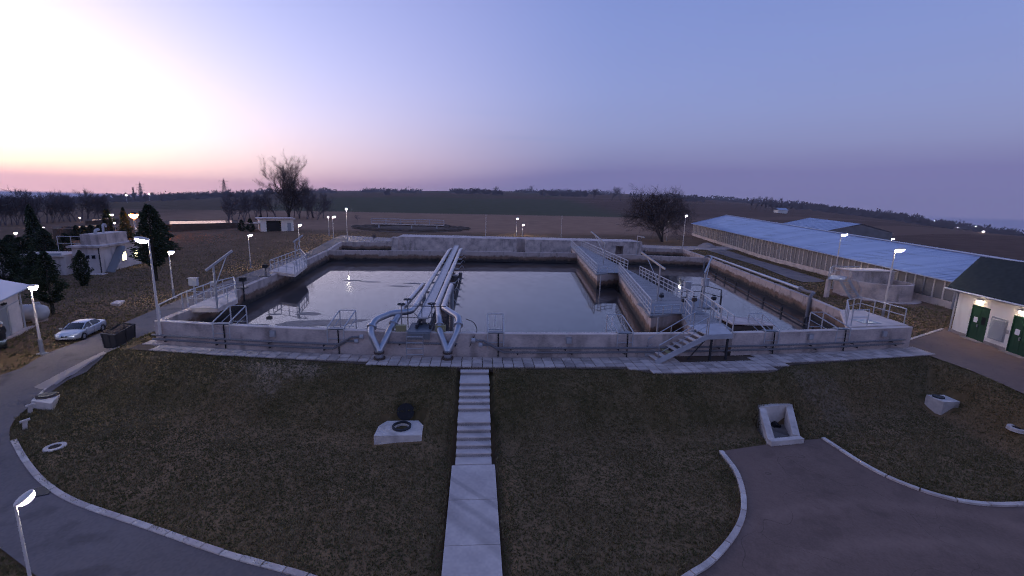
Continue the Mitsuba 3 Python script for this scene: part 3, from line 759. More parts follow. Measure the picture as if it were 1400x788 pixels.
zb = 2.0
manifold(-5.2, 23.35, [(-5.72, 23.55, 1.5), (-5.6, 24.2, 2.0), (-4.9, 25.4, 2.12), (-3.85, 25.9, 2.1), (-3.75, 27.0, 2.15)],
         [(-4.75, 24.1, 1.45), (-4.5, 25.2, 1.95), (-4.62, 27.5, 1.9), (-4.35, 36.0, 1.9), (-4.3, 36.5, .0)], 'left pale pipe manifold forking like a Y before the front wall')
manifold(-1.5, 23.35, [(-1.98, 23.9, 1.45), (-2.1, 24.9, 1.95), (-2.45, 27.5, 2.05)],
         [(-.98, 23.9, 1.5), (-.92, 24.7, 2.05), (-1.95, 26.3, 2.25), (-1.95, 35.0, 2.1), (-1.95, 35.4, 0.)], 'right pale pipe manifold forking like a Y before the front wall')
br = thing('pipe_bridge', 'pale pipe bridge of long steel pipes and a tray crossing the main tank', 'pipe bridge')
add(f'{br}__pipe', MB().tube([(-3.75, 26.9, 2.15), (-3.75, 60.5, 2.15), (-3.75, 66.9, 1.75)], .20, 14), 'pipe_steel', 40, label='left long pipe')
add(f'{br}__pipe', MB().tube([(-2.45, 27.4, 2.05), (-2.25, 62, 2.12), (-2.25, 66.9, 1.75)], .20, 14), 'pipe_steel', 40, label='right long pipe')
add(f'{br}__tray', MB().bar((-3.02, 24.9, 1.95), (-2.95, 67.4, 2.2), .62, .10).bar((-3.33, 24.9, 2.02), (-3.26, 67.4, 2.27), .03, .16).bar((-2.71, 24.9, 2.02), (-2.64, 67.4, 2.27), .03, .16), 'galvanised', label='flat grey tray between the pipes')
add(f'{br}__girder', MB().bar((-3.3, 24.2, 1.62), (-3.2, 67.2, 1.75), .12, .24).bar((-2.55, 24.2, 1.62), (-2.5, 67.2, 1.75), .12, .24), 'dark_steel')
for yy in np.arange(29, 66, 4.2):
    add(f'{br}__cross_beam', MB().box(-4.15, yy, 1.72, -1.75, yy + .14, 1.86), 'galvanised')
    add(f'{br}__pipe_clamp', MB().tube([(-1.75, yy + .07, 1.85), (-1.45, yy + .07, 2.2), (-1.3, yy + .07, 1.95)], .03, 6), 'galvanised')
for yy in (38, 52):
    add(f'{br}__pier', MB().box(-3.2, yy, -3, -2.6, yy + .5, 1.52), 'tank_concrete')
for xx, yy, lab in ((-4.25, 25.0, 'front left'), (-4.1, 26.3, ''), (-2.55, 25.2, '')):
    m = MB().lathe([(.22, -.03), (.26, 0), (.22, .03), (.19, 0), (.22, -.03)], (xx, yy, 2.75), 18)
    for a in range(3): m.bar((xx - .2 * math.cos(a * 1.05), yy - .2 * math.sin(a * 1.05), 2.75), (xx + .2 * math.cos(a * 1.05), yy + .2 * math.sin(a * 1.05), 2.75), .03)
    k = add(f'{br}__hand_wheel', m, 'dark_steel', 40)
    add(f'{k}__stem', MB().tube([(xx, yy, 1.2), (xx, yy, 2.78)], .035, 8), 'galvanised', 40)
add(f'{br}__stem_frame', MB().tube([(-4.3, 25.1, 2.62), (-1.7, 25.1, 2.62)], .025, 6).tube([(-4.3, 25.1, 1.95), (-1.7, 25.1, 1.95)], .02, 6).tube([(-3.9, 25.1, 1.3), (-3.9, 25.1, 2.62)], .02, 6).tube([(-3.1, 25.1, 0.2), (-3.1, 25.1, 2.62)], .02, 6).tube([(-2.3, 25.1, 1.3), (-2.3, 25.1, 2.62)], .02, 6).tube([(-3.1, 25.1, 1.7), (-3.7, 25.6, 2.2)], .02, 6), 'dark_steel')
for xx in (-4.15, -1.95):
    add(f'{br}__pedestal', MB().box(xx - .28, 24.0, ZT + .002, xx + .28, 24.3, ZT + .34), 'yellow_paint', label='faded yellow pedestal on the wall top')
add(f'{br}__gangway', MB().box(-3.75, 23.65, ZT + .06, -2.45, 25.6, ZT + .1).box(-3.7, 23.5, 1.1, -2.5, 23.72, 1.46), 'grating')
for k in range(4):
    add(f'{br}__rung', MB().tube([(-3.75, 23.45, .25 + .34 * k), (-2.85, 23.45, .25 + .34 * k)], .03, 6), 'tank_white', 40)
add(f'{br}__ladder_rail', MB().tube([(-3.75, 23.45, .05), (-3.75, 23.45, 1.5)], .025, 6).tube([(-2.85, 23.45, .05), (-2.85, 23.45, 1.5)], .025, 6), 'galvanised', 40)
add(f'{br}__cable', MB().tube(bent([(-.55, 24.6, 2.0), (-.1, 24.4, 1.9), (.15, 24.1, 1.5), (-.1, 23.6, 1.2), (-.3, 23.55, .7)], .3, 6), .02, 6), 'black', 40)

# big pipe along the right wall, ending in a bend down into the tank
rp = thing('air_pipe', 'long pale pipe along the top of the right tank wall, bending down into the tank', 'pipe')
a, b = np.array([35.9, 64.6, 1.68]), np.array([29.9, 37.6, 1.68])
add(f'{rp}__pipe', MB().tube([a, b], .14, 12), 'pipe_steel', 40)
add(f'{rp}__bend', MB().tube(bent([b, (29.55, 36.3, 1.66), (29.2, 35.0, 1.8), (28.35, 34.4, 1.75), (28.1, 34.2, -1)], .5, 7), .14, 12), 'dull_pipe', 40, label='dull grey bend going down into the water')
add(f'{rp}__flange', MB().tube([b + [.012, .05, 0], b + [-.012, -.05, 0]], .25, 14), 'galvanised', 40)
add(f'{rp}__rear_bend', MB().tube(bent([a, (36.0, 65.3, 1.7), (35.2, 65.0, 1.5), (34.9, 64.3, -1)], .4, 6), .14, 12), 'dull_pipe', 40)
for q in np.linspace(.04, .95, 9):
    c = a + (b - a) * q
    add(f'{rp}__bracket', MB().bar(c + [-.35, .08, -.2], c + [.3, -.05, -.2], .07, .06).bar(c + [-.33, .08, -.2], c + [-.33, .08, -.55], .06).bar(c + [-.33, .08, -.5], c + [-.02, 0, -.25], .05), 'dark_steel')
# submerged aeration line in the right tank
wr = thing('overflow_weir', 'thin dark line of pipe with short posts just above the water of the right tank', 'pipe')
a, b = np.array([32.3, 57.0, .05]), np.array([25.3, 30.0, .05])
add(f'{wr}__pipe', MB().tube([a, b], .07, 8), 'dark_steel', 40)
for q in np.linspace(.05, .95, 7):
    c = a + (b - a) * q
    add(f'{wr}__post', MB().box(c[0] - .06, c[1] - .06, -.3, c[0] + .06, c[1] + .06, .5), 'dark_steel')
# sluice box and guard frames in the right tank
t = thing('sluice_box', 'dark box with a sloping lid standing in the right tank behind the front wall', 'box')
add(f'{t}__body', MB().box(15.9, 25.2, -1, 18.6, 26.9, 1.5), 'rust')
add(f'{t}__lid', MB().obox([17.25, 26.05, 1.62], [1.45, 0, -.05], [0, .95, 0], [.002, 0, .035]), 'concrete')
gf = thing('guard_frame', 'dark pipe frame around the platform in the right tank beside the walkway', 'railing')
z0 = .9
railing(gf, [(17.68, 35.81, 0.9), (19.51, 35.9, 0.9), (19.97, 33.67, 0.9), (18.54, 31.14, 0.9)], h=1.3, gap=1.6, bs='dark_steel', name='rail')
add(f'{gf}__floor', MB().prism([(15.9, 33.0), (19.5, 33.0), (20.2, 36.5), (16.4, 36.5)], .7, .88), 'grating')
for k, (x, y) in enumerate(((12.2, 27.3), (13.3, 44.9), (21.0, 60.0))):
    add(f'{wk}__support_post', MB().tube([(x - .2, y - .15, -1), (x - .2, y - .15, 1.5)], .07, 8), 'galvanised', 40)
# fittings on the left wall top
for px, h, lab in (((-18.52, 36.07, 1.4), .55, 'small standpipe on the left tank wall'), ((-19.37, 41.82, 1.4), .8, 'dark gate valve on the left tank wall before the second platform')):
    t = thing('gate_valve', lab, 'valve')
    add(f'{t}__stem', MB().tube([(px[0], px[1], .3), (px[0], px[1], 1.4 + h)], .05, 8), 'dark_steel', 40)
    add(f'{t}__head', MB().box(px[0] - .2, px[1] - .2, 1.4 + h, px[0] + .2, px[1] + .2, 1.4 + h + .3), 'black')
    add(f'{t}__plate', MB().box(px[0] - .5, px[1] - .3, 1.402, px[0] + .3, px[1] + .3, 1.45), 'dark_steel')
hp = thing('hand_rail', 'low pipe handrail beside the lamp post at the left corner of the tank', 'railing')
railing(hp, [(-18.35, 26.4, .9), (-19.1, 29.6, .9), (-19.3, 31.2, .9)], gap=2.4, h=1.35, mids=(), name='rail')


# ------------------------------------------------------------------ street lamps (lit)
scene['lamp_glow'] = {'type': 'area', 'radiance': {'type': 'rgb', 'value': [5.2, 4.6, 3.3]}}
GLOW, WARM = [10.5, 9.7, 8.0], [6.0, 2.6, .8]
del scene['lamp_glow']


def emit(key, m, rgb, smooth=True):
    key = numbered(key)
    scene[key] = ply_(m, 'lens_glass', smooth, emitter={'type': 'area', 'radiance': {'type': 'rgb', 'value': list(rgb)}})
    return key


def street_lamp(base, h, aim, label, tilt=12, size=1., foot=True, rgb=GLOW, group='lit street lamps round the works'):
    """A white tapered pole with a lantern at its top; aim: the plan direction the lantern points."""
    t = thing('street_lamp', label, 'street lamp', group)
    b = np.asarray(base, float)
    add(f'{t}__pole', MB().tube([b, b + [0, 0, h * .25], b + [0, 0, h]], [.085 * size, .07 * size, .042 * size] if size < .6 else [.085, .07, .042], 10), 'pole_white', 40)
    if foot: add(f'{t}__base', MB().tube([b, b + [0, 0, .9]], .105, 10).box(b[0] - .2, b[1] - .2, b[2] - .05, b[0] + .2, b[1] + .2, b[2] + .05), 'galvanised', 40)
    a = np.asarray(aim, float); a = np.array([*(a / np.linalg.norm(a)), 0])
    tl = math.radians(tilt); ax = a * math.cos(tl) + np.array([0, 0, math.sin(tl)]); sd = np.cross([0, 0, 1.], a); up = np.cross(ax, sd)
    c = b + [0, 0, h] + ax * .30 * size
    def shell(z0, k, flat):
        n, m_ = 20, 7; v = []
        for i in range(m_):
            r = math.cos(i / (m_ - 1) * math.pi / 2); zz = math.sin(i / (m_ - 1) * math.pi / 2)
            for j in range(n):
                q = 2 * math.pi * j / n
                v.append(c + size * (ax * .36 * k * r * math.cos(q) + sd * .21 * k * r * math.sin(q) + up * (z0 + flat * zz)))
        i, j = np.meshgrid(np.arange(m_ - 1), np.arange(n), indexing='ij')
        f = np.stack([i * n + j, i * n + (j + 1) % n, (i + 1) * n + (j + 1) % n, (i + 1) * n + j], -1).reshape(-1, 4)
        if flat < 0: f = f[:, ::-1]
        return np.array(v), f
    hd = MB(); hd.add(*shell(.02, 1.0, .11)); hd.tube([b + [0, 0, h - .02], c - ax * .2 * size], .04, 8)
    add(f'{t}__lantern', hd, 'pole_white', 40)
    emit(f'{t}__lens', shell(.0, .90, -.25), rgb)
    return t


L = street_lamp
L((-18.0, 25.75, .55), 5.5, (-1, -.35), 'tall street lamp fixed to the left front corner of the tank', foot=False)
L((-25.94, 27.34, -1.07), 4.08, (1, -.5), 'street lamp on the left verge in front of the silver car')
L((-28.34, 42.84, -1), 4.36, (1, -.4), 'street lamp left of the road near the left front platform')
L((-30.84, 62.38, -1), 4.50, (1, -.2), 'street lamp on the left verge halfway along the tank')
L((-30.57, 78.81, -0.53), 4.67, (1, -.2), 'street lamp behind the second left platform')
L((-25.96, 91.16, 0.31), 6.55, (.3, -1), 'tall street lamp at the far left corner of the tank')
L((-30.29, 96.37, 0.56), 4.46, (1, -.3), 'right lamp of the close pair beyond the far left corner')
L((-32.98, 101.98, 0.73), 4.06, (.3, -1), 'left lamp of the close pair beyond the far left corner', size=.7)
L((10.17, 112.34, 1), 4.25, (.6, -1), 'taller lamp of the pair behind the far tank wall')
L((11.52, 110.73, 0.96), 2.75, (.6, -1), 'shorter lamp of the pair behind the far tank wall')
L((43.4, 89.51, 0.4), 7.02, (.1, -1), 'street lamp right of the round bare tree')
L((47.02, 105.93, 0.83), 4.86, (.3, -1), 'small lamp behind the trunk of the round bare tree', size=.6)
L((41.43, 47.16, -0), 6.28, (1, -.5), 'street lamp behind the round concrete tank')
L((34.12, 33.25, -0), 5.80, (1, -.6), 'street lamp by the corner platform, nearest on the right')
p_ = (72.56, 71.78, 4.7); L((p_[0], p_[1], float(ground(p_[0], p_[1]))), 4.6 - float(ground(p_[0], p_[1])), (.4, -1), 'lamp whose lit head shows above the long blue roof', size=.8)
t = L((-9.0, 8.45, -2.0), 4.4, (.6, .8), 'nearest street lamp at the lower left, its head seen from above', tilt=34, size=.52)
# unlit slim poles
for px, h, lab in (((2.19, 104.95, 0.8), 5.32, 'slim pale mast behind the far wall, left of the lamp pair'), ((21.14, 109.2, 0.92), 5.25, 'slim pale mast behind the far wall, right of the lamp pair'),
                   ((57.8, 81.11, 0.11), 4.69, 'slim pale pole before the middle of the long shed'), ((63.96, 111.06, 0.97), 4.57, 'slim pale pole before the far end of the long shed'),
                   ((58.71, 63.52, -0), 3.43, 'slim pale pole behind the round tank'), ((60.62, 87.52, 0.34), 2.91, 'short pole before the middle of the long shed'), ((58.99, 72.28, -0), 2.70, 'short pole before the long shed near the street lamp')):
    t = thing('mast', lab, 'pole', 'unlit slim masts')
    add(f'{t}__pole', MB().tube([px, np.array(px) + [0, 0, h]], [.07, .04], 8), 'pole_white', 40)
    add(f'{t}__cap', MB().tube([np.array(px) + [0, 0, h], np.array(px) + [0, 0, h + .12]], .07, 8), 'galvanised', 40)

# ------------------------------------------------------------------ long shed with blue roof
def wall_frame(p0, p1):
    p0, p1 = np.asarray(p0, float), np.asarray(p1, float)
    u = (p1 - p0) / np.linalg.norm(p1 - p0)
    return p0, u, np.array([u[1], -u[0]]), float(np.linalg.norm(p1 - p0))


ws = thing('long_shed', 'very long shed with pale panel walls and a low blue metal roof', 'shed')
A, u, n, Ln = wall_frame((45.0, 37.1), (63.0, 124.8))
n = -n if n[0] < 0 else n
zl = lambda s: 2.72 + .024 * s                      # eave height, following the rising ground
zr = lambda s: 4.15 + .0367 * s
P3 = lambda s, o, z: np.array([*(A + u * s + n * o), z])
gz = lambda s: float(ground(*(A + u * s)))
WID, RO = 17.0, 9.0
core = MB()
v = [P3(s, o, z) for s in (0, Ln) for o, z in ((.06, -1), (.06, zl(s) - .05), (RO, zr(s) - .12), (WID, zl(s) - .05), (WID, -1))]
core.add(v, [[0, 1, 6, 5], [1, 2, 7, 6], [2, 3, 8, 7], [3, 4, 9, 8]]); core.add(v, [[0, 1, 2], [0, 2, 3], [0, 3, 4], [5, 7, 6], [5, 8, 7], [5, 9, 8]])
add(f'{ws}__wall', core, 'panel')
bays = 72
for k in range(bays):
    s0, s1 = Ln * k / bays, Ln * (k + 1) / bays
    add(f'{ws}__panel', MB().add([P3(s, o, z) for s in (s0 + .07, s1 - .07) for o in (0, .05) for z in (gz(s0) + .75, zl(s0) - .12)], [[0, 1, 3, 2], [4, 6, 7, 5], [0, 4, 5, 1], [2, 3, 7, 6], [0, 2, 6, 4], [1, 5, 7, 3]]), 'panel')
    add(f'{ws}__post', MB().bar(P3(s0, -.04, gz(s0) - .2), P3(s0, -.04, zl(s0) - .06), .09, .12), 'pole_white' if k % 3 else 'galvanised')
    add(f'{ws}__plinth_block', MB().add([P3(s, o, z) for s in (s0 + .02, s1 - .02) for o in (-.12, .04) for z in (gz(s0) - .3, gz(s0) + .68 + rng.uniform(-.02, .02))], [[0, 1, 3, 2], [4, 6, 7, 5], [0, 4, 5, 1], [2, 3, 7, 6], [0, 2, 6, 4], [1, 5, 7, 3]]), 'concrete_pale')
rf = add(f'{ws}__roof', MB().add([P3(s, o, z) for s, o, z in ((-.3, -.5, zl(-.3) - .08), (Ln + .3, -.5, zl(Ln) - .08), (Ln + .3, RO, zr(Ln)), (-.3, RO, zr(0)), (-.3, WID + .5, zl(0) - .08), (Ln + .3, WID + .5, zl(Ln) - .08))], [[0, 1, 2, 3], [3, 2, 5, 4]]), 'blue_roof')
nr = 90
for k in range(nr + 1):
    s = -.25 + (Ln + .5) * k / nr
    add(f'{rf}__seam', MB().bar(P3(s, -.48, zl(s) - .05), P3(s, RO, zr(s) + .03), .07, .06), 'blue_roof')
add(f'{rf}__ridge_cap', MB().bar(P3(-.3, RO, zr(0) + .07), P3(Ln + .3, RO, zr(Ln) + .07), .5, .09), 'pale_roof')
add(f'{rf}__gutter', MB().bar(P3(-.3, -.55, zl(0) - .12), P3(Ln + .3, -.55, zl(Ln) - .12), .12, .10), 'pale_roof')

s2 = thing('far_shed', 'second shed with the same blue roof showing behind the long shed', 'shed')
Pn, Pf = np.array((108.34, 116.99, 6.1)), np.array((112.86, 142.37, 7.2))
d2 = (Pf - Pn)[:2]; d2 /= np.linalg.norm(d2); n2 = np.array([d2[1], -d2[0]])
q = lambda base, o, z: np.array([*(base[:2] + n2 * o), z])
add(f'{s2}__roof', MB().add([q(Pn, -9, 3.9), q(Pf, -9, 4.9), Pf, Pn, q(Pn, 9, 3.9), q(Pf, 9, 4.9)], [[0, 1, 2, 3], [3, 2, 5, 4]]), 'blue_roof')
add(f'{s2}__wall', MB().add([q(Pn, -8.6, -1), q(Pf, -8.6, -1), q(Pf, -8.6, 4.8), q(Pn, -8.6, 3.9), q(Pn, 8.6, -1), q(Pn, 8.6, 3.8), [*Pn[:2], 5.9], q(Pf, 8.6, -1), q(Pf, 8.6, 4.8), [*Pf[:2], 7.0]], [[0, 1, 2, 3], [0, 3, 6, 6], [0, 6, 5, 4], [1, 7, 8, 9], [1, 9, 2, 2]]), 'panel')
for k in range(14):
    f = k / 13; base = Pn + (Pf - Pn) * f
    add(f'{s2}__seam', MB().bar(q(base, -8.9, 3.98 + f), [*base[:2], base[2] + .05], .08, .08), 'blue_roof')

# ------------------------------------------------------------------ white pump house with green roof and green doors, right
ph = thing('pump_house', 'white pump house with dark green roof and lit green double doors at the right edge', 'building')
A2, u2, n2_, _ = wall_frame((36.0, 29.4), (34.3, 23.6))
n2_ = n2_ if n2_[0] > 0 else -n2_
Q = lambda s, o, z: np.array([*(A2 + u2 * s + n2_ * o), z])


def wbox(m, s0, s1, z0, z1, o0, o1):
    return m.add([Q(s, o, z) for s in (s0, s1) for o in (o0, o1) for z in (z0, z1)], [[0, 1, 3, 2], [4, 6, 7, 5], [0, 4, 5, 1], [2, 3, 7, 6], [0, 2, 6, 4], [1, 5, 7, 3]])


PL = 14.
add(f'{ph}__wall', wbox(wbox(wbox(wbox(MB(), 0, 1.42, -.4, 3.3, 0, 6), 2.92, 4.72, -.4, 3.3, 0, 6), 6.22, PL, -.4, 3.3, 0, 6), 1.40, 6.24, 2.46, 3.28, .004, 5.9), 'white_wall')
for a_, b_ in ((-.03, 1.36), (2.98, 4.66), (6.28, PL)): add(f'{ph}__plinth', wbox(MB(), a_, b_, -.4, .22, -.04, .02), 'plinth')
for k, s in enumerate((1.42, 4.72)):
    d = add(f'{ph}__door', wbox(wbox(MB(), s + .05, s + .74, .03, 2.4, .05, .12), s + .76, s + 1.45, .03, 2.4, .05, .12), 'green_door', label='dark green double door with a white notice')
    add(f'{d}__frame', wbox(wbox(wbox(MB(), s, s + .05, 0, 2.46, -.01, .14), s + 1.45, s + 1.5, 0, 2.46, -.01, .14), s + .05, s + 1.45, 2.4, 2.46, -.01, .14), 'green_door')
    add(f'{d}__notice', wbox(MB(), s + .25, s + .58, 1.25, 1.62, .042, .049), 'notice_white')
    add(f'{d}__window', wbox(MB(), s + .92, s + 1.25, 1.2, 1.75, .040, .049), 'glass_dark')
    add(f'{d}__handle', wbox(MB(), s + .66, s + .72, .95, 1.15, -.01, .05), 'galvanised')
    add(f'{d}__step', wbox(MB(), s - .1, s + 1.6, -.3, .05, -.35, .03), 'plinth')
    wl = add(f'{ph}__wall_lamp', wbox(MB(), s + .42, s + .78, 2.86, 2.95, -.26, .0), 'tank_white', label='lit wall lamp over a green door')
    c = Q(s + .6, -.14, 2.82)
    emit(f'{wl}__bulb', MB().lathe([(.0, -.09), (.10, -.07), (.13, .0), (.10, .035), (.0, .036)], c, 14), [5.5, 4.4, 2.9])
lv = add(f'{ph}__louvre', wbox(MB(), 3.2, 4.42, .5, 2.0, -.05, .0), 'louvre', label='grey louvred vent panel between the doors')
for k in range(11):
    z = .58 + k * .125
    add(f'{lv}__slat', MB().add([Q(s, o, zz) for s in (3.26, 4.36) for o, zz in ((-.05, z + .05), (-.11, z), (-.05, z + .085), (-.115, z + .012))], [[0, 1, 3, 2], [4, 6, 7, 5], [0, 4, 5, 1], [2, 3, 7, 6], [0, 2, 6, 4], [1, 5, 7, 3]]), 'louvre')
add(f'{ph}__meter_box', wbox(MB(), 4.5, 4.62, 1.15, 1.4, -.07, .0), 'galvanised')
add(f'{ph}__roof', MB().add([Q(-.6, -.45, 3.28), Q(PL, -.45, 3.28), Q(PL, 2.6, 5.5), Q(-2.55, 2.6, 5.5), Q(PL, 6.4, 3.28), Q(-.6, 6.4, 3.28), Q(-.6, -.45, 3.38), Q(PL, -.45, 3.38), Q(PL, 2.6, 5.6), Q(-2.55, 2.6, 5.6), Q(PL, 6.4, 3.38), Q(-.6, 6.4, 3.38)],
                            [[0, 1, 2, 3], [3, 2, 4, 5], [6, 7, 8, 9], [9, 8, 10, 11], [0, 6, 9, 3], [3, 9, 11, 5], [0, 1, 7, 6]]), 'green_roof')
add(f'{ph}__gable', MB().add([Q(-.02, .0, 3.29), Q(-.02, 6, 3.29), Q(-1.9, 2.6, 5.45)], [[0, 1, 2]]), 'white_wall')
add(f'{ph}__gutter', MB().tube([Q(-.7, -.52, 3.24), Q(PL, -.52, 3.24)], .08, 8), 'galvanised', 40)
add(f'{ph}__downpipe', MB().tube(bent([Q(-.12, -.5, 3.2), Q(-.1, -.06, 2.95), Q(-.1, -.06, .0)], .2, 5), .05, 8), 'tank_white', 40)
struct('forecourt_kerb', strip(np.array([(28.8, 26.45), (36.2, 30.1)]), np.array([(28.75, 26.6), (36.15, 30.25)]), -.2, .06), 'kerb_white')

# ------------------------------------------------------------------ round concrete tank with stair, right
rt = thing('round_tank', 'round concrete tank with a taller box wall and steel stair before the long shed', 'tank')
C = np.array([42.53, 42.47]); RR = 2.75
def ring(r0, r1, z0, z1, n=40):
    return MB().lathe([(r1, z0), (r1, z1), (r0, z1), (r0, z0)], (*C, 0), n)
add(f'{rt}__base_slab', ring(.01, RR + .75, -.3, .07), 'concrete')
add(f'{rt}__round_wall', ring(RR - .3, RR, 0, 1.72), 'concrete', 40)
add(f'{rt}__soil_fill', MB().lathe([(0.01, 1.25), (RR - .31, 1.2)], (*C, 0), 40), 'soil')
add(f'{rt}__box_wall', MB().box(39.7, 43.0, 0, 44.6, 45.1, 2.66), 'concrete', label='taller concrete box behind the round wall')
add(f'{rt}__box_cap', MB().box(39.62, 42.92, 2.66, 44.68, 45.2, 2.74), 'concrete_pale')
pf = [(36.08, 41.82, 1.95), (37.66, 41.51, 1.95), (40.27, 44.09, 1.95), (38.7, 44.44, 1.95)]
add(f'{rt}__platform', MB().prism([p_[:2] for p_ in pf], 1.88, 2.0), 'tank_white')
add(f'{rt}__platform_leg', MB().box(pf[0][0] + .15, pf[0][1] + .1, 0, pf[0][0] + .5, pf[0][1] + .4, 1.87), 'concrete')
railing(rt, [pf[3], pf[0]], gap=1.5, bs='tank_white')
railing(rt, [pf[3], (pf[3][0] + 2.9, pf[3][1] - .2, 1.95)], gap=1.3, bs='tank_white')
s_top, s_bot = np.array((37.05, 41.46, 1.95)), np.array((38.52, 41.36, 0))
s_bot = s_top + (s_bot - s_top) * [1, 1, 0] + [0, 0, -1.9]
sdv = np.array([1.05, .05, 0])
for w in (0, 1):
    add(f'{rt}__stair_stringer', MB().bar(s_top + sdv * w, s_bot + sdv * w, .05, .24), 'tank_white')
    add(f'{rt}__stair_rail', MB().tube([s_top + sdv * w + [0, 0, 1.05], s_bot + sdv * w + [0, 0, 1.0]], .028, 6).tube([s_bot + sdv * w, s_bot + sdv * w + [0, 0, 1.0]], .028, 6).tube([s_top + sdv * w, s_top + sdv * w + [0, 0, 1.05]], .028, 6), 'tank_white', 40)
for k in range(8):
    c = s_top + (s_bot - s_top) * (k + .7) / 8.4 + sdv / 2
    add(f'{rt}__stair_tread', MB().obox(c, sdv / 2 * .95, [.0, .13, 0], [0, 0, .02]), 'galvanised')
add('gravel_heap', MB().lathe([(2.2, -.2), (1.6, .35), (.8, .85), (.01, 1.0)], (51.47, 94.71, 0.54), 14), 'road_pale', True, label='small pale gravel heap by the side road', kind='stuff')


# ------------------------------------------------------------------ trees and shrubs
def branching(seed, h, levels, kids, spread, up, first=.25, stems=1, wob=.12, r0=.022, ratio=.62, twig=.004):
    """(trunk and limbs, twigs) of a leafless tree of height about h, standing at the origin."""
    g = np.random.default_rng(seed)
    wood, twigs = MB(), MB()

    def grow(p, d, ln, r, lv):
        n = 5 if lv < levels - 1 else 3
        pts = [p]; dd = d
        for k in range(n - 1):
            dd = dd + g.normal(0, wob, 3) + [0, 0, up * (.5 if lv else .2)]; dd /= np.linalg.norm(dd)
            pts.append(pts[-1] + dd * ln / (n - 1))
        pts = np.array(pts); rad = np.linspace(r, r * .45 if lv < levels - 1 else r * .25, n)
        (wood if lv < 2 else twigs).tube(pts, rad, 7 if lv == 0 else 5 if lv == 1 else 3, cap=False)
        if lv >= levels - 1: return
        for k in range(kids[lv]):
            t = g.uniform(first if lv == 0 else .2, 1.) if k else 1.
            i = min(int(t * (n - 1)), n - 2); q = pts[i] + (pts[i + 1] - pts[i]) * (t * (n - 1) - i)
            ax = pts[i + 1] - pts[i]; ax /= np.linalg.norm(ax)
            a = np.cross(ax, g.normal(0, 1, 3)); a /= np.linalg.norm(a) + 1e-9
            s = g.uniform(.6, 1.2) * spread[lv]
            nd = ax * math.cos(s) + a * math.sin(s)
            grow(q, nd, ln * ratio * g.uniform(.7, 1.15) * (1.15 - .45 * t if lv == 0 else 1), max(r * (.5 - .15 * t), twig), lv + 1)

    for s in range(stems):
        d = np.array([g.normal(0, .2 if stems > 1 else .04), g.normal(0, .2 if stems > 1 else .04), 1.])
        grow(np.array([g.normal(0, .012 * h), g.normal(0, .012 * h), -.01 * h]) if stems > 1 else np.array([0, 0, -.02 * h]), d / np.linalg.norm(d), h * (.62 if levels > 3 else .7) * g.uniform(.85, 1.1), r0 * h * (.75 if stems > 1 else 1), 0)
    return wood, twigs


def plant(name, label, cat, base, protos, scale, rot=0, group=None, sz=None):
    """A plant made of prototype parts placed under its own key."""
    t = thing(name, label, cat, group)
    tw = T().translate([float(c) for c in base]).rotate([0, 0, 1], rot).scale([scale, scale, sz or scale])
    for k, d in protos.items():
        key = f'{t}__{k}'
        scene[key] = {**d, 'to_world': tw}
    return t


def proto(wood_twigs, bark='bark', twig='twig'):
    w, tg = wood_twigs
    return {'trunk': ply_(w, bark, 40), 'crown': ply_(tg, twig)}


# the tall many-stemmed tree and the round tree
bigw = branching(14, 1.0, 5, [10, 7, 6, 4], [.55, .5, .5, .5], .13, first=.12, stems=7, r0=.010, ratio=.50, twig=.0010)
plant('bare_tree', 'tall bare tree with several stems behind the small white shed', 'tree', (-62.47, 153.64, 2.09), proto(bigw), 21.83 * .97, 20)
rw = branching(29, 1.0, 5, [12, 8, 7, 4], [1.0, .75, .7, .7], .05, first=.22, stems=4, r0=.020, ratio=.62, twig=.0014)
plant('bare_tree', 'round bare tree with a dense twig crown right of the walkway', 'tree', (45.03, 103.89, 0.78), proto(rw), 14.22 * 1.0, 70)
small = [proto(branching(s, 1.0, 4, [10, 8, 6], [.6, .6, .65], .08, first=.2, stems=st, r0=.016, ratio=.55, twig=.003), 'twig_far', 'twig_far') for s, st in ((31, 1), (32, 3), (33, 2))]
popl = [proto(branching(s, 1.0, 4, [22, 7, 5], [.32, .35, .4], .22, first=.12, r0=.014, ratio=.36, twig=.004), 'twig_far', 'twig_far') for s in (41, 42)]
ORD = 'first second third fourth fifth sixth seventh eighth ninth tenth eleventh twelfth thirteenth fourteenth fifteenth sixteenth seventeenth eighteenth nineteenth twentieth twenty-first twenty-second'.split()
belt = (((-105.76, 106, 0.8), 7.36), ((-105.67, 107.13, 0.82), 6.66), ((-105.59, 108.29, 0.85), 7.10), ((-105.5, 109.47, 0.88), 6.57), ((-105.23, 110.49, 0.91), 6.54), ((-105.14, 111.72, 0.94), 7.95), ((-105.04, 112.98, 0.97), 8.11), ((-104.94, 114.28, 1), 6.07), ((-104.83, 115.6, 1.04), 7.56), ((-104.55, 116.75, 1.07), 7.68), ((-104.43, 118.14, 1.1), 5.71), ((-104.32, 119.57, 1.14), 7.11), ((-104.2, 121.03, 1.17), 6.16), ((-104.08, 122.52, 1.21), 7.17), ((-103.77, 123.83, 1.24), 6.76), ((-103.64, 125.41, 1.28), 8.15), ((-103.51, 127.03, 1.32), 6.83), ((-103.38, 128.7, 1.37), 6.17), ((-103.24, 130.41, 1.41), 7.21), ((-102.9, 131.91, 1.45), 6.61), ((-102.75, 133.72, 1.49), 6.85))
for k, (b, h) in enumerate(belt):
    plant('bare_tree', f'leafless tree of the hazy row at the far left, {ORD[k]} from its left end', 'tree', b, small[k % 3], h * 1.12, k * 67, 'trees of the hazy row at the far left')
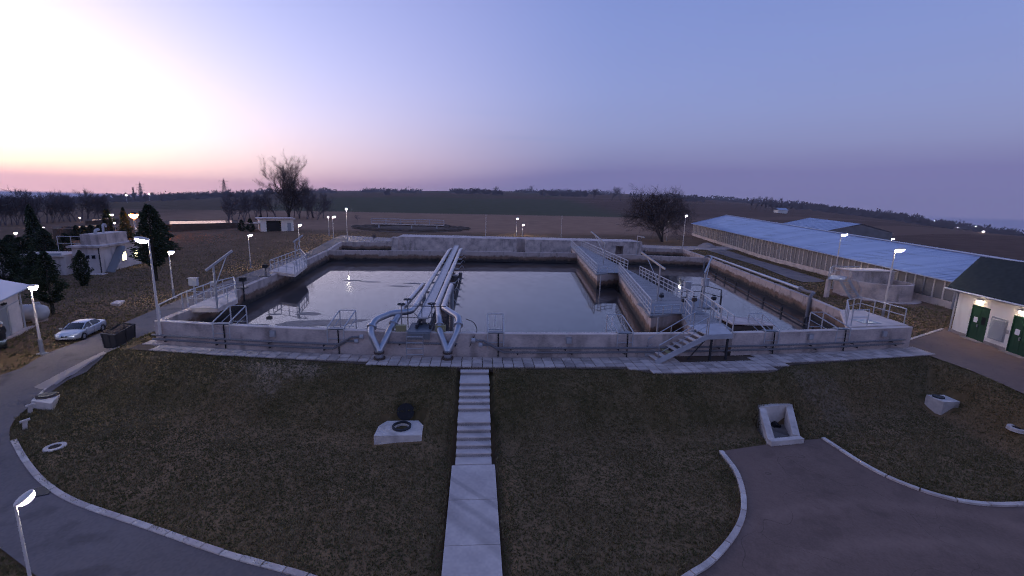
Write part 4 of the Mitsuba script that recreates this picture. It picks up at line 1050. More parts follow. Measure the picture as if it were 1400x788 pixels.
for k, (b, h) in enumerate((((-72.43, 138.25, 1.67), 8.52), ((-68.23, 136.48, 1.63), 8.22), ((-68.22, 143.48, 1.81), 8.87), ((-66.69, 147.88, 1.93), 9.38), ((-59.42, 154.91, 2.13), 10.35), ((-56.99, 160.23, 2.28), 13.66), ((-52.71, 157.75, 2.21), 9.12), ((-67.91, 127.29, 1.39), 7.47), ((-74.1, 144.84, 1.84), 8.04), ((-72.77, 149.32, 1.96), 8.30), ((-71.33, 154.08, 2.09), 7.63), ((-65.85, 152.22, 2.05), 8.73), ((-63.98, 161.7, 2.31), 8.55), ((-56.06, 152.23, 2.06), 8.55), ((-51.99, 149.96, 2), 8.21))):
    plant('bare_tree', f'lower bare tree of the thicket round the tall tree, {ORD[(1, 3, 5, 7, 10, 12, 14, 0, 2, 4, 6, 8, 9, 11, 13)[k]]} from the left', 'tree', b, small[k % 3], h * 1.08, k * 51, 'lower trees of the thicket round the tall tree')
for k, (b, h) in enumerate((((276.03, 431.06, 11.64), 13.77), ((269.88, 414.31, 10.95), 12.56), ((280.83, 422.93, 11.14), 13.54), ((274.25, 406.26, 10.47), 13.03), ((283.63, 413.5, 10.63), 13.27), ((276.76, 397.03, 9.99), 12.76), ((286.07, 404.08, 10.13), 13.00), ((278.92, 387.85, 9.52), 12.49))):
    plant('bare_poplar', f'narrow leafless poplar, {ORD[k]} from the left in the row beyond the long shed', 'tree', b, popl[k % 2], h * 1.25, k * 37, 'poplars in the row beyond the long shed')
for k, (b, h, lab) in enumerate((((-4.27, 637.71, 20.22), 11.13, 'small lone tree on the far fields left of the centre pole'), ((29.8, 709.05, 23.69), 14.66, 'lone tree on the far field above the left mast'), ((92.31, 774.71, 26.88), 16.12, 'lone tree on the far field above the lamp pair'),
                                 ((152.29, 574.88, 19.96), 13.06, 'lone tree on the far field above the walkway'), ((160.82, 525.81, 17.89), 16.26, 'broad tree on the far field left of the round tree'), ((164.75, 504.68, 16.98), 15.64, 'second broad tree on the far field next to the round tree'))):
    plant('bare_tree', lab, 'tree', b, small[(k + 1) % 3], h * 1.1, k * 83)
plant('bare_shrub', 'small bare shrub with an open crown behind the far left tank wall', 'shrub', (-21.38, 93.93, 0.48), small[1], 1.52, 10)
plant('bare_shrub', 'thin bare sapling by the dark sludge pit', 'shrub', (-37.75, 144.6, 1.86), small[0], 2.76 * .9, 40)


def needles(seed, n, shape, size, droop=.3):
    """A crown of small needle sprays: shape(t, g) gives the radius at height t; three tones as separate meshes."""
    g = np.random.default_rng(seed); ms = [MB(), MB(), MB()]
    t = g.uniform(0, 1, n) ** 1.15; ang = g.uniform(0, 2 * np.pi, n)
    lump = meshkit.noise(np.stack([np.cos(ang) * 2.2 + seed, np.sin(ang) * 2.2, t * 9], 1), seed)
    lump = np.clip((lump - .5) * 1.5 + .5 + .25 * (meshkit.noise(np.stack([np.cos(ang) * 5 + seed, np.sin(ang) * 5, t * 22], 1), seed + 3) - .5), 0, 1.1)
    R = np.array([shape(q) for q in t]) * (.40 + .95 * lump)
    rad = R * np.sqrt(g.uniform(.25, 1, n))
    c = np.stack([rad * np.cos(ang), rad * np.sin(ang), t + g.normal(0, .008, n)], 1)
    out = np.stack([np.cos(ang), np.sin(ang), -droop + g.normal(0, .35, n)], 1); out /= np.linalg.norm(out, axis=1, keepdims=True)
    sd = np.cross(out, g.normal(0, 1, (n, 3))); sd /= np.linalg.norm(sd, axis=1, keepdims=True) + 1e-9
    s = size * g.uniform(.6, 1.4, n)[:, None]
    tone = np.clip(((lump + g.normal(0, .18, n)) * 3).astype(int), 0, 2)
    for k in range(3):
        m = tone == k; q = int(m.sum())
        if not q: continue
        v = np.stack([c[m] - out[m] * s[m], c[m] + sd[m] * s[m] * .42, c[m] + out[m] * s[m] * 1.1, c[m] - sd[m] * s[m] * .42], 1).reshape(-1, 3)
        ms[k].add(v, np.arange(4 * q).reshape(-1, 4))
    return ms


def evergreen(seed, n, shape, size, trunk_r=.018, trunk_h=.9, droop=.3):
    a, b, c = needles(seed, n, shape, size, droop)
    d = {'trunk': ply_(MB().tube([(0, 0, -.03), (0, 0, trunk_h * .5), (0.01, 0, trunk_h)], [trunk_r, trunk_r * .7, trunk_r * .2], 8), 'bark', 40)}
    m = MB(); [m.add(np.vstack(q.v), np.vstack(q.f)) for q in (a, b) if q.v]
    d['crown'] = ply_(m, 'needle_a'); d['light_sprays'] = ply_(c, 'needle_b')
    return d


spruce = evergreen(3, 5200, lambda t: .21 * (1 - t) ** .85 + .008, .024, .016, .95, .5)
column = evergreen(4, 6000, lambda t: .205 * math.sin(min(1, (t + .12) * 1.5) * math.pi / 2) * (1 - t ** 4) + .01, .020, .02, .8, -1.2)
pine = [evergreen(s, 6000, lambda t, s=s: 0.0 if t < .2 else .27 * min(1, (t - .2) / .15) ** .5 * (1.02 - t) ** .62 + .01, .020, .020, .95, .1) for s in (5, 6)]
thick = [evergreen(s, 5600, lambda t: .40 * min(1, .3 + t * 3) * (1.03 - t) ** .6, .026, .02, .8, .1) for s in (7, 8)]
E_ = lambda lab, b, pr, h, rot=0, cat='tree', sz=None, name='evergreen_tree', group=None: plant(name, lab, cat, b, pr, h, rot, group, sz)
E_('dark columnar cypress before the white flat roofed house', (-40.72, 48.38, -1), column, 3.67, 10)
E_('tall pointed spruce rising above the dark conifers at far left', (-68.41, 73.96, -0.77), spruce, 7.08 * 1.02, 0)
E_('open dark pine on a thin trunk behind the street lamp', (-33.31, 36.5, -1), pine[0], 4.94, 30)
E_('big dark pine right of the white flat roofed house', (-36, 51.91, -1), pine[1], 8.36 * .92, 80, sz=8.36)
E_('broad dark conifer filling the left edge behind the small white building', (-47.34, 47.48, -1), thick[0], 4.72, 0)
E_('dark conifer left of the open pine', (-51.07, 53.58, -1), thick[1], 4.40, 60)
E_('dark bushy conifer behind the open pine', (-56.86, 62.74, -1), thick[0], 4.55, 140)
E_('dark bushy conifer behind the annex of the flat roofed house', (-61.44, 70.96, -0.86), thick[1], 3.40, 200)
E_('dark conifer filling the gap left of the annex', (-53.91, 55.45, -1), thick[1], 4.45, 100)
E_('dark conifer close behind the roof of the small white building', (-44.53, 47.69, -1), thick[0], 3.52, 250)
E_('dark spreading conifer at the foot of the pointed spruce', (-65.4, 71.99, -0.83), thick[1], 3.98, 310)
E_('dark evergreen under the orange lamp', (-66.76, 89.85, 0.24), spruce, 5.79, 60)
E_('ragged dark evergreen behind the roof box of the white house', (-69.43, 89.41, 0.21), pine[0], 5.20 * 1.05, 150)
E_('dark round evergreen right of the orange lamp', (-48.08, 71.17, -0.85), thick[0], 5.78, 20)
for k, b in enumerate(((-73.11, 86.97, 0.04), (-71.99, 87.13, 0.06), (-71.51, 88.11, 0.13), (-70.37, 88.28, 0.14))):
    E_(f'dark clipped shrub, {ORD[k]} from the left in the hedge behind the white house', b, thick[k % 2], 2.6, k * 70, 'shrub', name='hedge_shrub', group='shrubs of the hedge behind the white house')
for k, (b, h) in enumerate((((-54.44, 107.56, 0.87), 2.6), ((-51.88, 106.3, 0.84), 3.0), ((-56.13, 120.48, 1.21), 2.8))):
    E_(f'low dark bush left of the small white shed, {ORD[k]} from the left', b, thick[k % 2], h, k * 95, 'shrub', name='dark_bush', group='dark bushes left of the small white shed')

# far-off woodland along the horizon: one mass
g = np.random.default_rng(77); fw = MB(); N = 15000
az = g.uniform(-.93, 1.02, N); r = np.where(g.random(N) < .6, g.uniform(1150, 1700, N), g.uniform(700, 1100, N))
x, y = r * np.sin(az), r * np.cos(az); z = ground(x, y)
dens = meshkit.noise(np.stack([az * 26, r * .004, r * 0], 1), 5)
keep = (dens > .38) & ((r > 1100) | (az < -.45) | (az > .62) | (dens > .72)); x, y, z, r, dens, az = (q[keep] for q in (x, y, z, r, dens, az))
hh = (5 + 11 * meshkit.noise(np.stack([az * 60, r * .01, r * 0], 1), 8)) * np.where(az < -.4, 1.1, 1.) * np.where(r < 1100, .75, 1)
n = len(x); t = g.random(n)
c = np.stack([x, y, z + hh * t - .5], 1); s = (1.1 + 1.6 * (1 - t)) * g.uniform(.7, 1.4, n)
dx = np.stack([np.cos(az), -np.sin(az), g.normal(0, .3, n)], 1)
v = np.stack([c - dx * s[:, None], c + dx * s[:, None], c + np.stack([g.normal(0, .6, n), g.normal(0, .6, n), s * 1.6], 1), c + np.stack([g.normal(0, .5, n), g.normal(0, .5, n), -s * 1.2], 1)], 1).reshape(-1, 3)
i4 = np.arange(n) * 4
fw.add(v, np.vstack([np.stack([i4, i4 + 1, i4 + 2], 1), np.stack([i4 + 1, i4, i4 + 3], 1)]))
add('woodland', fw, 'twig_far', kind='stuff', label='far-off leafless woodland along the horizon')

# ------------------------------------------------------------------ left side: buildings, cars, containers
def frame_box(m, P_, s0, s1, o0, o1, z0, z1):
    return m.add([P_(s, o, z) for s in (s0, s1) for o in (o0, o1) for z in (z0, z1)], [[0, 1, 3, 2], [4, 6, 7, 5], [0, 4, 5, 1], [2, 3, 7, 6], [0, 2, 6, 4], [1, 5, 7, 3]])


B = thing('workshop', 'small white building with a pale metal roof cut off by the left edge', 'building')
A3, u3, n3, _ = wall_frame((-31.8, 32.55), (-29.9, 29.1)); n3 = -n3 if n3[0] > 0 else n3
P_ = lambda s, o, z: np.array([*(A3 + u3 * s + n3 * o), z])
add(f'{B}__wall', frame_box(frame_box(frame_box(MB(), P_, 0, 2.0, 0, 6, -1.3, 1.78), P_, 3.6, 9, 0, 6, -1.3, 1.78), P_, 1.98, 3.62, .004, 5.9, 1.2, 1.775), 'grey_wall')
d = add(f'{B}__door', frame_box(MB(), P_, 2.05, 3.55, .06, .12, -1.0, 1.15), 'louvre')
[add(f'{d}__frame', frame_box(MB(), P_, a_, a_ + .07, -.02, .1, -1, 1.2), 'tank_white') for a_ in (2.0, 3.53)]
add(f'{d}__lintel_lamp', frame_box(MB(), P_, 2.5, 3.0, -.14, -.0, 1.25, 1.36), 'black')
add(f'{B}__eave_band', frame_box(MB(), P_, -.02, 9, -.03, .02, 1.0, 1.06), 'tank_white')
add(f'{B}__roof', MB().add([P_(-1.2, -.5, 1.78), P_(9, -.5, 1.78), P_(9, 3, 3.1), P_(-.7, 3, 3.1), P_(9, 6.5, 1.78), P_(-1.2, 6.5, 1.78), P_(-1.2, -.5, 1.86), P_(9, -.5, 1.86), P_(9, 3, 3.18), P_(-.7, 3, 3.18), P_(9, 6.5, 1.86), P_(-1.2, 6.5, 1.86)],
                           [[6, 7, 8, 9], [9, 8, 10, 11], [0, 1, 2, 3], [3, 2, 4, 5], [0, 6, 9, 3], [3, 9, 11, 5], [0, 1, 7, 6]]), 'pale_roof')
add(f'{B}__gable', MB().add([P_(-.01, 0, 1.77), P_(-.01, 6, 1.77), P_(-.01, 3, 3.0)], [[0, 1, 2]]), 'grey_wall')
add(f'{B}__downpipe', MB().tube([P_(-.06, -.07, 1.75), P_(-.06, -.07, -1)], .05, 8), 'tank_white', 40)
add('concrete_apron', MB().prism([(-31.6, 32.36), (-31.5, 33.03), (-30.47, 30.8), (-30.28, 29.67)], -1.2, -.9), 'concrete', kind='structure')

H = thing('flat_roofed_house', 'white flat roofed house with a roof box and lit windows among the conifers at left', 'building')
A4, u4, n4, _ = wall_frame((-45.2, 56.3), (-46.8, 64.8)); n4 = -n4 if n4[0] > 0 else n4
P_ = lambda s, o, z: np.array([*(A4 + u4 * s + n4 * o), z])
add(f'{H}__wall', frame_box(MB(), P_, 0, 9.0, 0, 2.6, -1.4, 2.12), 'grey_wall')
add(f'{H}__roof', frame_box(MB(), P_, -.4, 9.4, -.4, 2.9, 2.12, 2.34), 'concrete')
bxk = add(f'{H}__roof_box', frame_box(MB(), P_, 1.4, 7.4, .5, 2.4, 2.34, 3.6), 'concrete', label='bare concrete box on the roof')
add(f'{bxk}__vent_pipe', MB().tube(bent([P_(2.2, 1.2, 3.5), P_(2.2, 1.2, 4.05), P_(2.9, 1.2, 4.1)], .25), .16, 8), 'tank_white', 40)
add(f'{bxk}__vent_pipe', MB().tube(bent([P_(3.8, 1.2, 3.5), P_(3.8, 1.2, 4.7), P_(4.4, 1.2, 4.7), P_(4.4, 1.2, 4.3)], .25), .12, 8), 'tank_white', 40)
railing(H, [P_(3.0, 5.6, 1.32), P_(3.0, 2.9, 1.32)], gap=1.4, h=1.9)
for s, lit in ((4.55, 1), (7.35, 1)):
    w = numbered(f'{H}__window')
    scene[w] = ply_(frame_box(MB(), P_, s - .06, s + .98, -.06, -.002, -.06, 1.12), 'tank_white'); labels[w] = {'label': 'lit window'}
    emit(f'{w}__pane', frame_box(MB(), P_, s, s + .44, -.075, -.061, 0, 1.06), [.42, .37, .20], False)
    emit(f'{w}__pane', frame_box(MB(), P_, s + .49, s + .92, -.075, -.061, 0, 1.06), [.36, .32, .18], False)
for o in (.35, .95):
    w = add(f'{H}__window', frame_box(MB(), P_, -.06, -.002, o - .04, o + .39, .75, 1.25), 'tank_white')
    add(f'{w}__pane', frame_box(MB(), P_, -.072, -.061, o, o + .35, .79, 1.21), 'glass_dark')
add(f'{H}__outside_stair', MB().add([P_(s, o, z) for o in (-.9, -.05) for s, z in ((.8, -1.2), (.8, -.9), (3.8, 2.0), (3.8, 1.7))], [[0, 1, 2, 3], [4, 7, 6, 5], [0, 4, 5, 1], [1, 5, 6, 2], [2, 6, 7, 3]]), 'louvre', label='steel stair up the side wall')
add(f'{H}__downpipe', MB().tube([P_(-.06, -.06, 2.1), P_(-.06, -.06, -1)], .06, 8), 'dark_steel', 40)
add(f'{H}__step', frame_box(MB(), P_, -1.4, -.3, -.8, 1.2, -1.3, -.92), 'concrete')
X = thing('annex', 'low white annex with a pale roof edge half hidden by the pine', 'building')
add(f'{X}__wall', frame_box(MB(), P_, -1.0, 3, 2.8, 9.5, -1.4, 1.15), 'grey_wall')
add(f'{X}__roof', frame_box(MB(), P_, -1.4, 3.4, 2.92, 9.9, 1.15, 1.32), 'concrete_pale')
add(f'{X}__parapet', frame_box(MB(), P_, -1.3, -1.1, 3.0, 6.0, 1.32, 1.6), 'tank_white')
for o in (6.3, 8.6):
    w = add(f'{X}__window', frame_box(MB(), P_, -1.06, -.99, o - 1.5, o - .6, -.1, .7), 'glass_dark')

S = thing('white_shed', 'small white shed with a wide dark doorway under the tall bare tree', 'shed')
A5, u5, n5, _ = wall_frame((-49.86, 106.84), (-43.91, 110.47)); n5 = n5 if n5[1] > 0 else -n5
Lw = float(np.linalg.norm(np.array((-43.91, 110.47)) - np.array((-49.86, 106.84)))); zg = float(ground(*A5)); hS = 2.86
P_ = lambda s, o, z: np.array([*(A5 + u5 * s + n5 * o), zg + z])
add(f'{S}__wall', frame_box(frame_box(frame_box(MB(), P_, 0, Lw * .17, 0, 5, -.4, hS), P_, Lw * .62, Lw, 0, 5, -.4, hS), P_, Lw * .16, Lw * .63, .004, 4.9, hS - .35, hS - .004), 'white_wall')
add(f'{S}__doorway', frame_box(MB(), P_, Lw * .18, Lw * .61, .5, .6, 0, hS - .36), 'black', label='wide dark doorway')
add(f'{S}__roof', frame_box(MB(), P_, -.5, Lw + .4, -.6, 5.4, hS, hS + .3), 'concrete')
add(f'{S}__door', frame_box(MB(), P_, Lw * .80, Lw * .92, -.05, -.003, 0, hS * .72), 'louvre')
add(f'{S}__side_roof', frame_box(MB(), P_, -2.4, -.2, .2, 4.0, hS * .62, hS * .70), 'concrete_pale')

# saloon cars
def car(origin, heading, scale, paint, label, lights=True):
    t = thing('saloon_car', label, 'car')
    g3 = lambda m: (np.array([[1, 0, 0], [0, 1, 0], [0, 0, 1.]]) @ m.T).T
    tw = T().translate([float(q) for q in origin]).rotate([0, 0, 1], math.degrees(heading)).scale(scale)
    put = lambda nm, m, b, sm=False, lab=None: add(f'{t}__{nm}', {**ply_(m, b, sm), 'to_world': tw}, None, label=lab)
    # body: stations along x (front +), each a half section (y, z)
    st = [(-2.40, .62, .38, .74, .80), (-2.34, .78, .30, .92, .98), (-2.05, .87, .24, .97, 1.05), (-1.45, .91, .20, .96, 1.02), (-.9, .92, .18, .93, .97), (0, .92, .18, .91, .95), (.9, .92, .18, .89, .94), (1.3, .91, .20, .87, .95), (1.75, .90, .22, .83, .91), (2.15, .84, .25, .74, .81), (2.36, .70, .30, .60, .66), (2.42, .56, .34, .52, .56)]
    rows = []
    for x, w, zl_, zs, zc in st:
        half = [(w * .80, zl_), (w * .98, zl_ + .10), (w, (zl_ + zs) / 2), (w * .985, zs - .05), (w * .90, zs), (w * .45, zc), (0, zc + .005)]
        full = half + [(-a, b) for a, b in half[-2::-1]]
        rows.append([(x, a, b) for a, b in full])
    v = np.array(rows); n, k = v.shape[:2]
    i, j = np.meshgrid(np.arange(n - 1), np.arange(k - 1), indexing='ij')
    f = np.stack([i * k + j, (i + 1) * k + j, (i + 1) * k + j + 1, i * k + j + 1], -1).reshape(-1, 4)
    m = MB().add(v.reshape(-1, 3), f)
    for e in (0, n - 1):
        m.add(np.vstack([v[e], [v[e].mean(0)]]), [[q, q + 1, k] for q in range(k - 1)] + [[k - 1, 0, k]])
    put('body', m, paint, 50)
    put('underbody', MB().box(-2.2, -.78, .16, 2.2, .78, .34), 'black')
    roof = [(-1.62, .60, 1.02), (-.98, .56, 1.36), (-.45, .56, 1.43), (.15, .56, 1.41), (.42, .57, 1.35), (1.22, .66, .98)]
    m = MB(); rr = []
    for x, w, z in roof:
        rr.append([(x, w + .02, z - .05), (x, w * .86, z), (x, 0, z + .025), (x, -w * .86, z), (x, -w - .02, z - .05)])
    rr = np.array(rr); n2 = len(roof)
    i, j = np.meshgrid(np.arange(1, n2 - 2), np.arange(4), indexing='ij')
    m.add(rr.reshape(-1, 3), np.stack([i * 5 + j, (i + 1) * 5 + j, (i + 1) * 5 + j + 1, i * 5 + j + 1], -1).reshape(-1, 4))
    put('roof', m, paint, 50)
    put('windscreen', MB().add(rr[4:6].reshape(-1, 3), [[0, 5, 6, 1], [1, 6, 7, 2], [2, 7, 8, 3], [3, 8, 9, 4]]), 'glass_dark', 50)
    put('rear_window', MB().add(rr[0:2].reshape(-1, 3), [[0, 5, 6, 1], [1, 6, 7, 2], [2, 7, 8, 3], [3, 8, 9, 4]]), 'glass_dark', 50)
    for sgn in (1, -1):
        low = lambda x: (x, sgn * .80, .93)
        tops = [(-.98, sgn * .58, 1.31), (-.12, sgn * .58, 1.37), (-.06, sgn * .58, 1.37), (.40, sgn * .59, 1.30)]
        put('side_window', MB().add([low(-1.30), low(-.14), tops[1], tops[0], (-1.50, sgn * .74, 1.0)], [[0, 1, 2], [0, 2, 3], [0, 3, 4]]), 'glass_dark')
        put('side_window', MB().add([low(-.08), low(1.12), tops[3], tops[2]], [[0, 1, 2, 3]]), 'glass_dark')
        put('pillar', MB().bar((-.11, sgn * .81, .92), (-.09, sgn * .59, 1.38), .07, .03).bar((1.18, sgn * .72, .96), (.41, sgn * .60, 1.35), .06, .05).bar((-1.6, sgn * .66, 1.0), (-.98, sgn * .59, 1.35), .07, .05), paint)
        put('mirror', MB().obox((.98, sgn * .99, 1.0), (.06, 0, 0), (0, .10, 0), (0, 0, .06)), paint)
        put('headlight', MB().obox((2.20, sgn * .60, .67), (.12, -sgn * .10, -.02), (.03, sgn * .15, 0), (0, 0, .07)), 'lamp_clear')
        put('fog_light', MB().obox((2.36, sgn * .50, .40), (.03, 0, 0), (0, .09, 0), (0, 0, .04)), 'black')
        put('grille', MB().obox((2.385, sgn * .13, .56), (.04, 0, 0), (0, .10, 0), (0, 0, .075)), 'black')
        put('door_line', MB().box(-.12, sgn * .915 - .01, .3, -.10, sgn * .915 + .01, .88).box(1.02, sgn * .915 - .01, .3, 1.04, sgn * .915 + .01, .86), 'black')
        put('tail_light', MB().obox((-2.34, sgn * .62, .86), (.05, 0, 0), (0, .16, 0), (0, 0, .06)), 'rust')
        for x in (1.42, -1.43):
            y = sgn * .80
            w = put('wheel', MB().lathe([(.20, -.12), (.31, -.12), (.335, -.08), (.335, .08), (.31, .12), (.20, .12)], (x, y, .335), 20, axis=1), 'rubber', 40)
            add(f'{w}__rim', {**ply_(MB().lathe([(.0, .06), (.06, .08), (.20, .115), (.215, .10), (.215, -.1), (.0, -.1)], (x, y, .335), 14, axis=1), 'tyre_rim', 30), 'to_world': tw}, None)
            add(f'{w}__arch', {**ply_(MB().lathe([(.36, -.02), (.39, .0), (.36, .02)], (x, sgn * .905, .345), 20, axis=1), 'black'), 'to_world': tw}, None)
    put('lower_grille', MB().obox((2.38, 0, .36), (.03, 0, 0), (0, .38, 0), (0, 0, .045)), 'black')
    put('number_plate', MB().obox((2.44, 0, .46), (.008, 0, 0), (0, .24, 0), (0, 0, .05)), 'notice_white')
    return t


car((-26.55, 30.85, -1.0), math.radians(-78), .72, 'silver_paint', 'silver saloon car parked on the verge beside the road at left')
car((-30.35, 28.3, -1.02), math.radians(-28), .80, 'dark_paint', 'dark car at the left edge, only its bonnet and front wheel in view')

# dark skip by the road
k = thing('waste_skip', 'dark grey waste skip full of rubble at the roadside by the tank corner', 'skip')
C0, C1, C2 = np.array((-23.11, 28.1, -1)), np.array((-22.1, 27.82, -1)), np.array((-22.78, 30.4, -1))
C3 = C0 + (C2 - C1); up = np.array([0, 0, 1.0])
ctr = (C0 + C1 + C2 + C3) / 4
fl = lambda z, s: [np.array([*(ctr + (c - ctr) * s)[:2], z]) for c in (C0, C1, C2, C3)]
m = MB(); lo, hi, rim, inn = fl(-.98, .90), fl(-.02, 1.0), fl(.0, .93), fl(-.18, .9)
m.add(lo + hi + rim + inn, [[0, 1, 5, 4], [1, 2, 6, 5], [2, 3, 7, 6], [3, 0, 4, 7], [4, 5, 9, 8], [5, 6, 10, 9], [6, 7, 11, 10], [7, 4, 8, 11], [8, 9, 13, 12], [9, 10, 14, 13], [10, 11, 15, 14], [11, 8, 12, 15], [12, 13, 14, 15], [3, 2, 1, 0]])
add(f'{k}__body', m, 'dark_steel')
for a, b in ((0, 1), (1, 2)):
    for q in (.02, .5, .98):
        add(f'{k}__rib', MB().bar(lo[a] + (lo[b] - lo[a]) * q, hi[a] + (hi[b] - hi[a]) * q, .07), 'dark_steel')
mm = MB(); gg = np.random.default_rng(5)
for q in range(34):
    s, tt = gg.uniform(.12, .88, 2); c = C0 + (C1 - C0) * s + (C2 - C1) * tt
    ico = trimesh.creation.icosphere(1, gg.uniform(.10, .24)); ico.vertices *= gg.uniform(.5, 1.2, 3)
    mm.add(ico.vertices + [c[0], c[1], -.13 + gg.uniform(-.03, .08)], ico.faces)
kk = add(f'{k}__rubble', mm, 'rust', kind='stuff', label='heap of dark rubble')

# gas tank behind the left building
gt = thing('gas_tank', 'pale horizontal gas tank lying behind the small white building', 'tank')
c = np.array((-32.53, 34.26, -0.15))
add(f'{gt}__vessel', MB().lathe([(0, -.95), (.32, -.9), (.55, -.72), (.6, -.5), (.6, .5), (.55, .72), (.32, .9), (0, .95)], (c[0] - .15, c[1], -.28), 20, axis=0), 'tank_white', 40)
for s in (-.6, .3): add(f'{gt}__saddle', MB().box(c[0] + s - .1, c[1] - .5, -1.05, c[0] + s + .1, c[1] + .5, -.6), 'concrete')
add(f'{gt}__dome_cover', MB().tube([(c[0] + .2, c[1], .28), (c[0] + .2, c[1], .48)], .22, 12), 'tank_white', 40)
solo('ground_slab', MB().prism([(-31.5, 39.65), (-31.93, 40.94), (-31.28, 40.97), (-30.61, 39.41)], -1.15, -.8), 'concrete', 'flat concrete slab on the dry grass left of the road', 'slab')

# a person by the dark car
def person(origin, heading, label):
    import manifold3d as m3
    t = thing('person', label, 'person')
    tw = T().translate([float(q) for q in origin]).rotate([0, 0, 1], math.degrees(heading)).scale(.94)
    ball = lambda p, r: m3.Manifold.sphere(r, 14).translate([float(q) for q in p])
    def limb(*pr):
        out = None
        for (p, r), (q, s) in zip(pr, pr[1:]):
            h = m3.Manifold.hull(ball(p, r) + ball(q, s)); out = h if out is None else out + h
        return out
    def done(m, ln=.03):
        q = m.refine_to_length(ln).to_mesh(); tm = trimesh.Trimesh(q.vert_properties[:, :3], q.tri_verts)
        trimesh.smoothing.filter_taubin(tm, iterations=8); return tm.vertices, tm.faces
    hands, arms, legs = None, None, None
    for s in (1, -1):
        sh, el, wr = (0, s * .19, 1.42), (-.04, s * .26, 1.14), (.08, s * .25, .92)
        a = limb((sh, .068), (el, .052), (wr, .042)); arms = a if arms is None else arms + a
        pm = limb((wr, .028), ((.10, s * .25, .85), .034))
        for q, (dy, ln) in enumerate(((-.026, .07), (-.009, .082), (.009, .078), (.025, .06))):
            pm = pm + limb(((.10, s * .25 + dy, .84), .010), ((.112, s * .25 + dy * 1.1, .84 - ln * .55), .009), ((.105, s * .25 + dy * 1.1, .84 - ln), .008))
        pm = pm + limb(((.10, s * .22, .88), .012), ((.135, s * .205, .84), .010), ((.145, s * .21, .80), .009))
        hands = pm if hands is None else hands + pm
        lg = limb(((0, s * .095, .90), .092), ((.02, s * .11, .50), .066), ((0, s * .115, .10), .048)); legs = lg if legs is None else legs + lg
    torso = limb(((0, 0, .92), .12), ((0, 0, 1.15), .125), ((0, .0, 1.40), .10)) + limb(((0, -.13, .93), .06), ((0, .13, .93), .06)) + limb(((0, -.17, 1.40), .075), ((0, .17, 1.40), .075)) + limb(((0, -.10, 1.15), .09), ((0, .10, 1.15), .09))
    head = limb(((0, 0, 1.44), .055), ((.01, 0, 1.58), .058)) + limb(((.0, 0, 1.67), .10), ((.03, 0, 1.60), .075)) + limb(((.10, 0, 1.645), .016), ((.118, 0, 1.61), .018)) + limb(((0, .097, 1.65), .022), ((0, .097, 1.62), .016)) + limb(((0, -.097, 1.65), .022), ((0, -.097, 1.62), .016))
    put = lambda nm, m, b, lab=None: add(f'{t}__{nm}', {**ply_(m, b, True), 'to_world': tw}, None, label=lab)
    thin = limb(((0, 0, .92), .10), ((0, 0, 1.15), .11), ((0, 0, 1.40), .09)) + limb(((0, -.17, 1.40), .06), ((0, .17, 1.40), .06))
    for s in (1, -1):
        thin = thin + limb(((0, s * .17, 1.42), .055), ((-.04, s * .26, 1.14), .042), ((.08, s * .25, .92), .036)) + limb(((0, s * .095, .92), .08), ((.02, s * .11, .50), .055), ((0, s * .115, .06), .04))
    scene[t] = {**ply_(done(head + hands + thin, .012), 'skin', True), 'to_world': tw}
    put('jacket', done(torso + arms), 'cloth_dark', 'dark jacket')
    put('trousers', done(legs + limb(((0, -.06, .93), .10), ((0, .06, .93), .10))), 'cloth_dark')
    put('cap', done(limb(((-.01, 0, 1.70), .103), ((.0, 0, 1.72), .10)) + limb(((.09, -.05, 1.70), .015), ((.09, .05, 1.70), .015), ((.16, 0, 1.69), .012)), .015), 'cloth_cap', 'pale cap')
    for s in (1, -1):
        put('shoe', done(limb(((-.05, s * .115, .045), .045), ((.16, s * .125, .035), .038)), .02), 'black')
        put('eye', MB().lathe([(0, -.012), (.012, 0), (0, .012)], (.092, s * .036, 1.665), 8), 'black')


person((-28.75, 28.15, -1.01), math.radians(200), 'person in a dark jacket and pale cap standing beside the dark car')

# ------------------------------------------------------------------ things on the lawn
def disc(c, r, z0, z1, n=24, axis=2):
    return MB().tube([(c[0], c[1], z0), (c[0], c[1], z1)], r, n)


mh = thing('manhole_block', 'pale concrete manhole block with open cover on the bank left of the steps', 'manhole')
c = (-3.31, 18.55, -1.5); zt = -1.5
hole = Polygon([(c[0] + .05 + .34 * math.cos(a), c[1] + .12 + .34 * math.sin(a)) for a in np.linspace(0, 6.283, 28, endpoint=False)])
blk = Polygon([(c[0] - 1.02, c[1] - .62), (c[0] + 1.02, c[1] - .62), (c[0] + 1.0, c[1] + .25), (c[0] + .72, c[1] + .72), (c[0] - .72, c[1] + .72), (c[0] - 1.0, c[1] + .25)])
add(f'{mh}__block', MB().prism(blk.difference(hole), -2.2, zt), 'kerb_white')
add(f'{mh}__shaft', disc((c[0] + .05, c[1] + .12), .345, -2.25, -2.0), 'black')
rg = MB().lathe([(.34, 0), (.34, .09), (.42, .09), (.42, 0)], (c[0] + .05, c[1] + .12, zt), 28)
add(f'{mh}__iron_ring', rg, 'dark_steel', 40)
n_ = 26; a_ = np.linspace(0, 2 * np.pi, n_, endpoint=False)
lid = MB(); cen = np.array([c[0] + .1, c[1] + .92, zt + .34]); e1 = np.array([1, 0, 0.]); e2 = np.array([0, .34, .94]); e3 = np.cross(e1, e2)
lid.tube([cen - e3 * .03, cen + e3 * .03], .40, 26)
add(f'{mh}__cover', lid, 'black', 40, label='round black cover tipped open behind the hole')
mh = thing('manhole_block', 'flat pale manhole slab with a dark lid at the left road edge', 'manhole')
sq = [np.array((-21.78, 22, -1.62)), np.array((-20.55, 21.65, -1.62)), np.array((-21.24, 23.12, -1.62)), np.array((-22.45, 23.5, -1.62))]
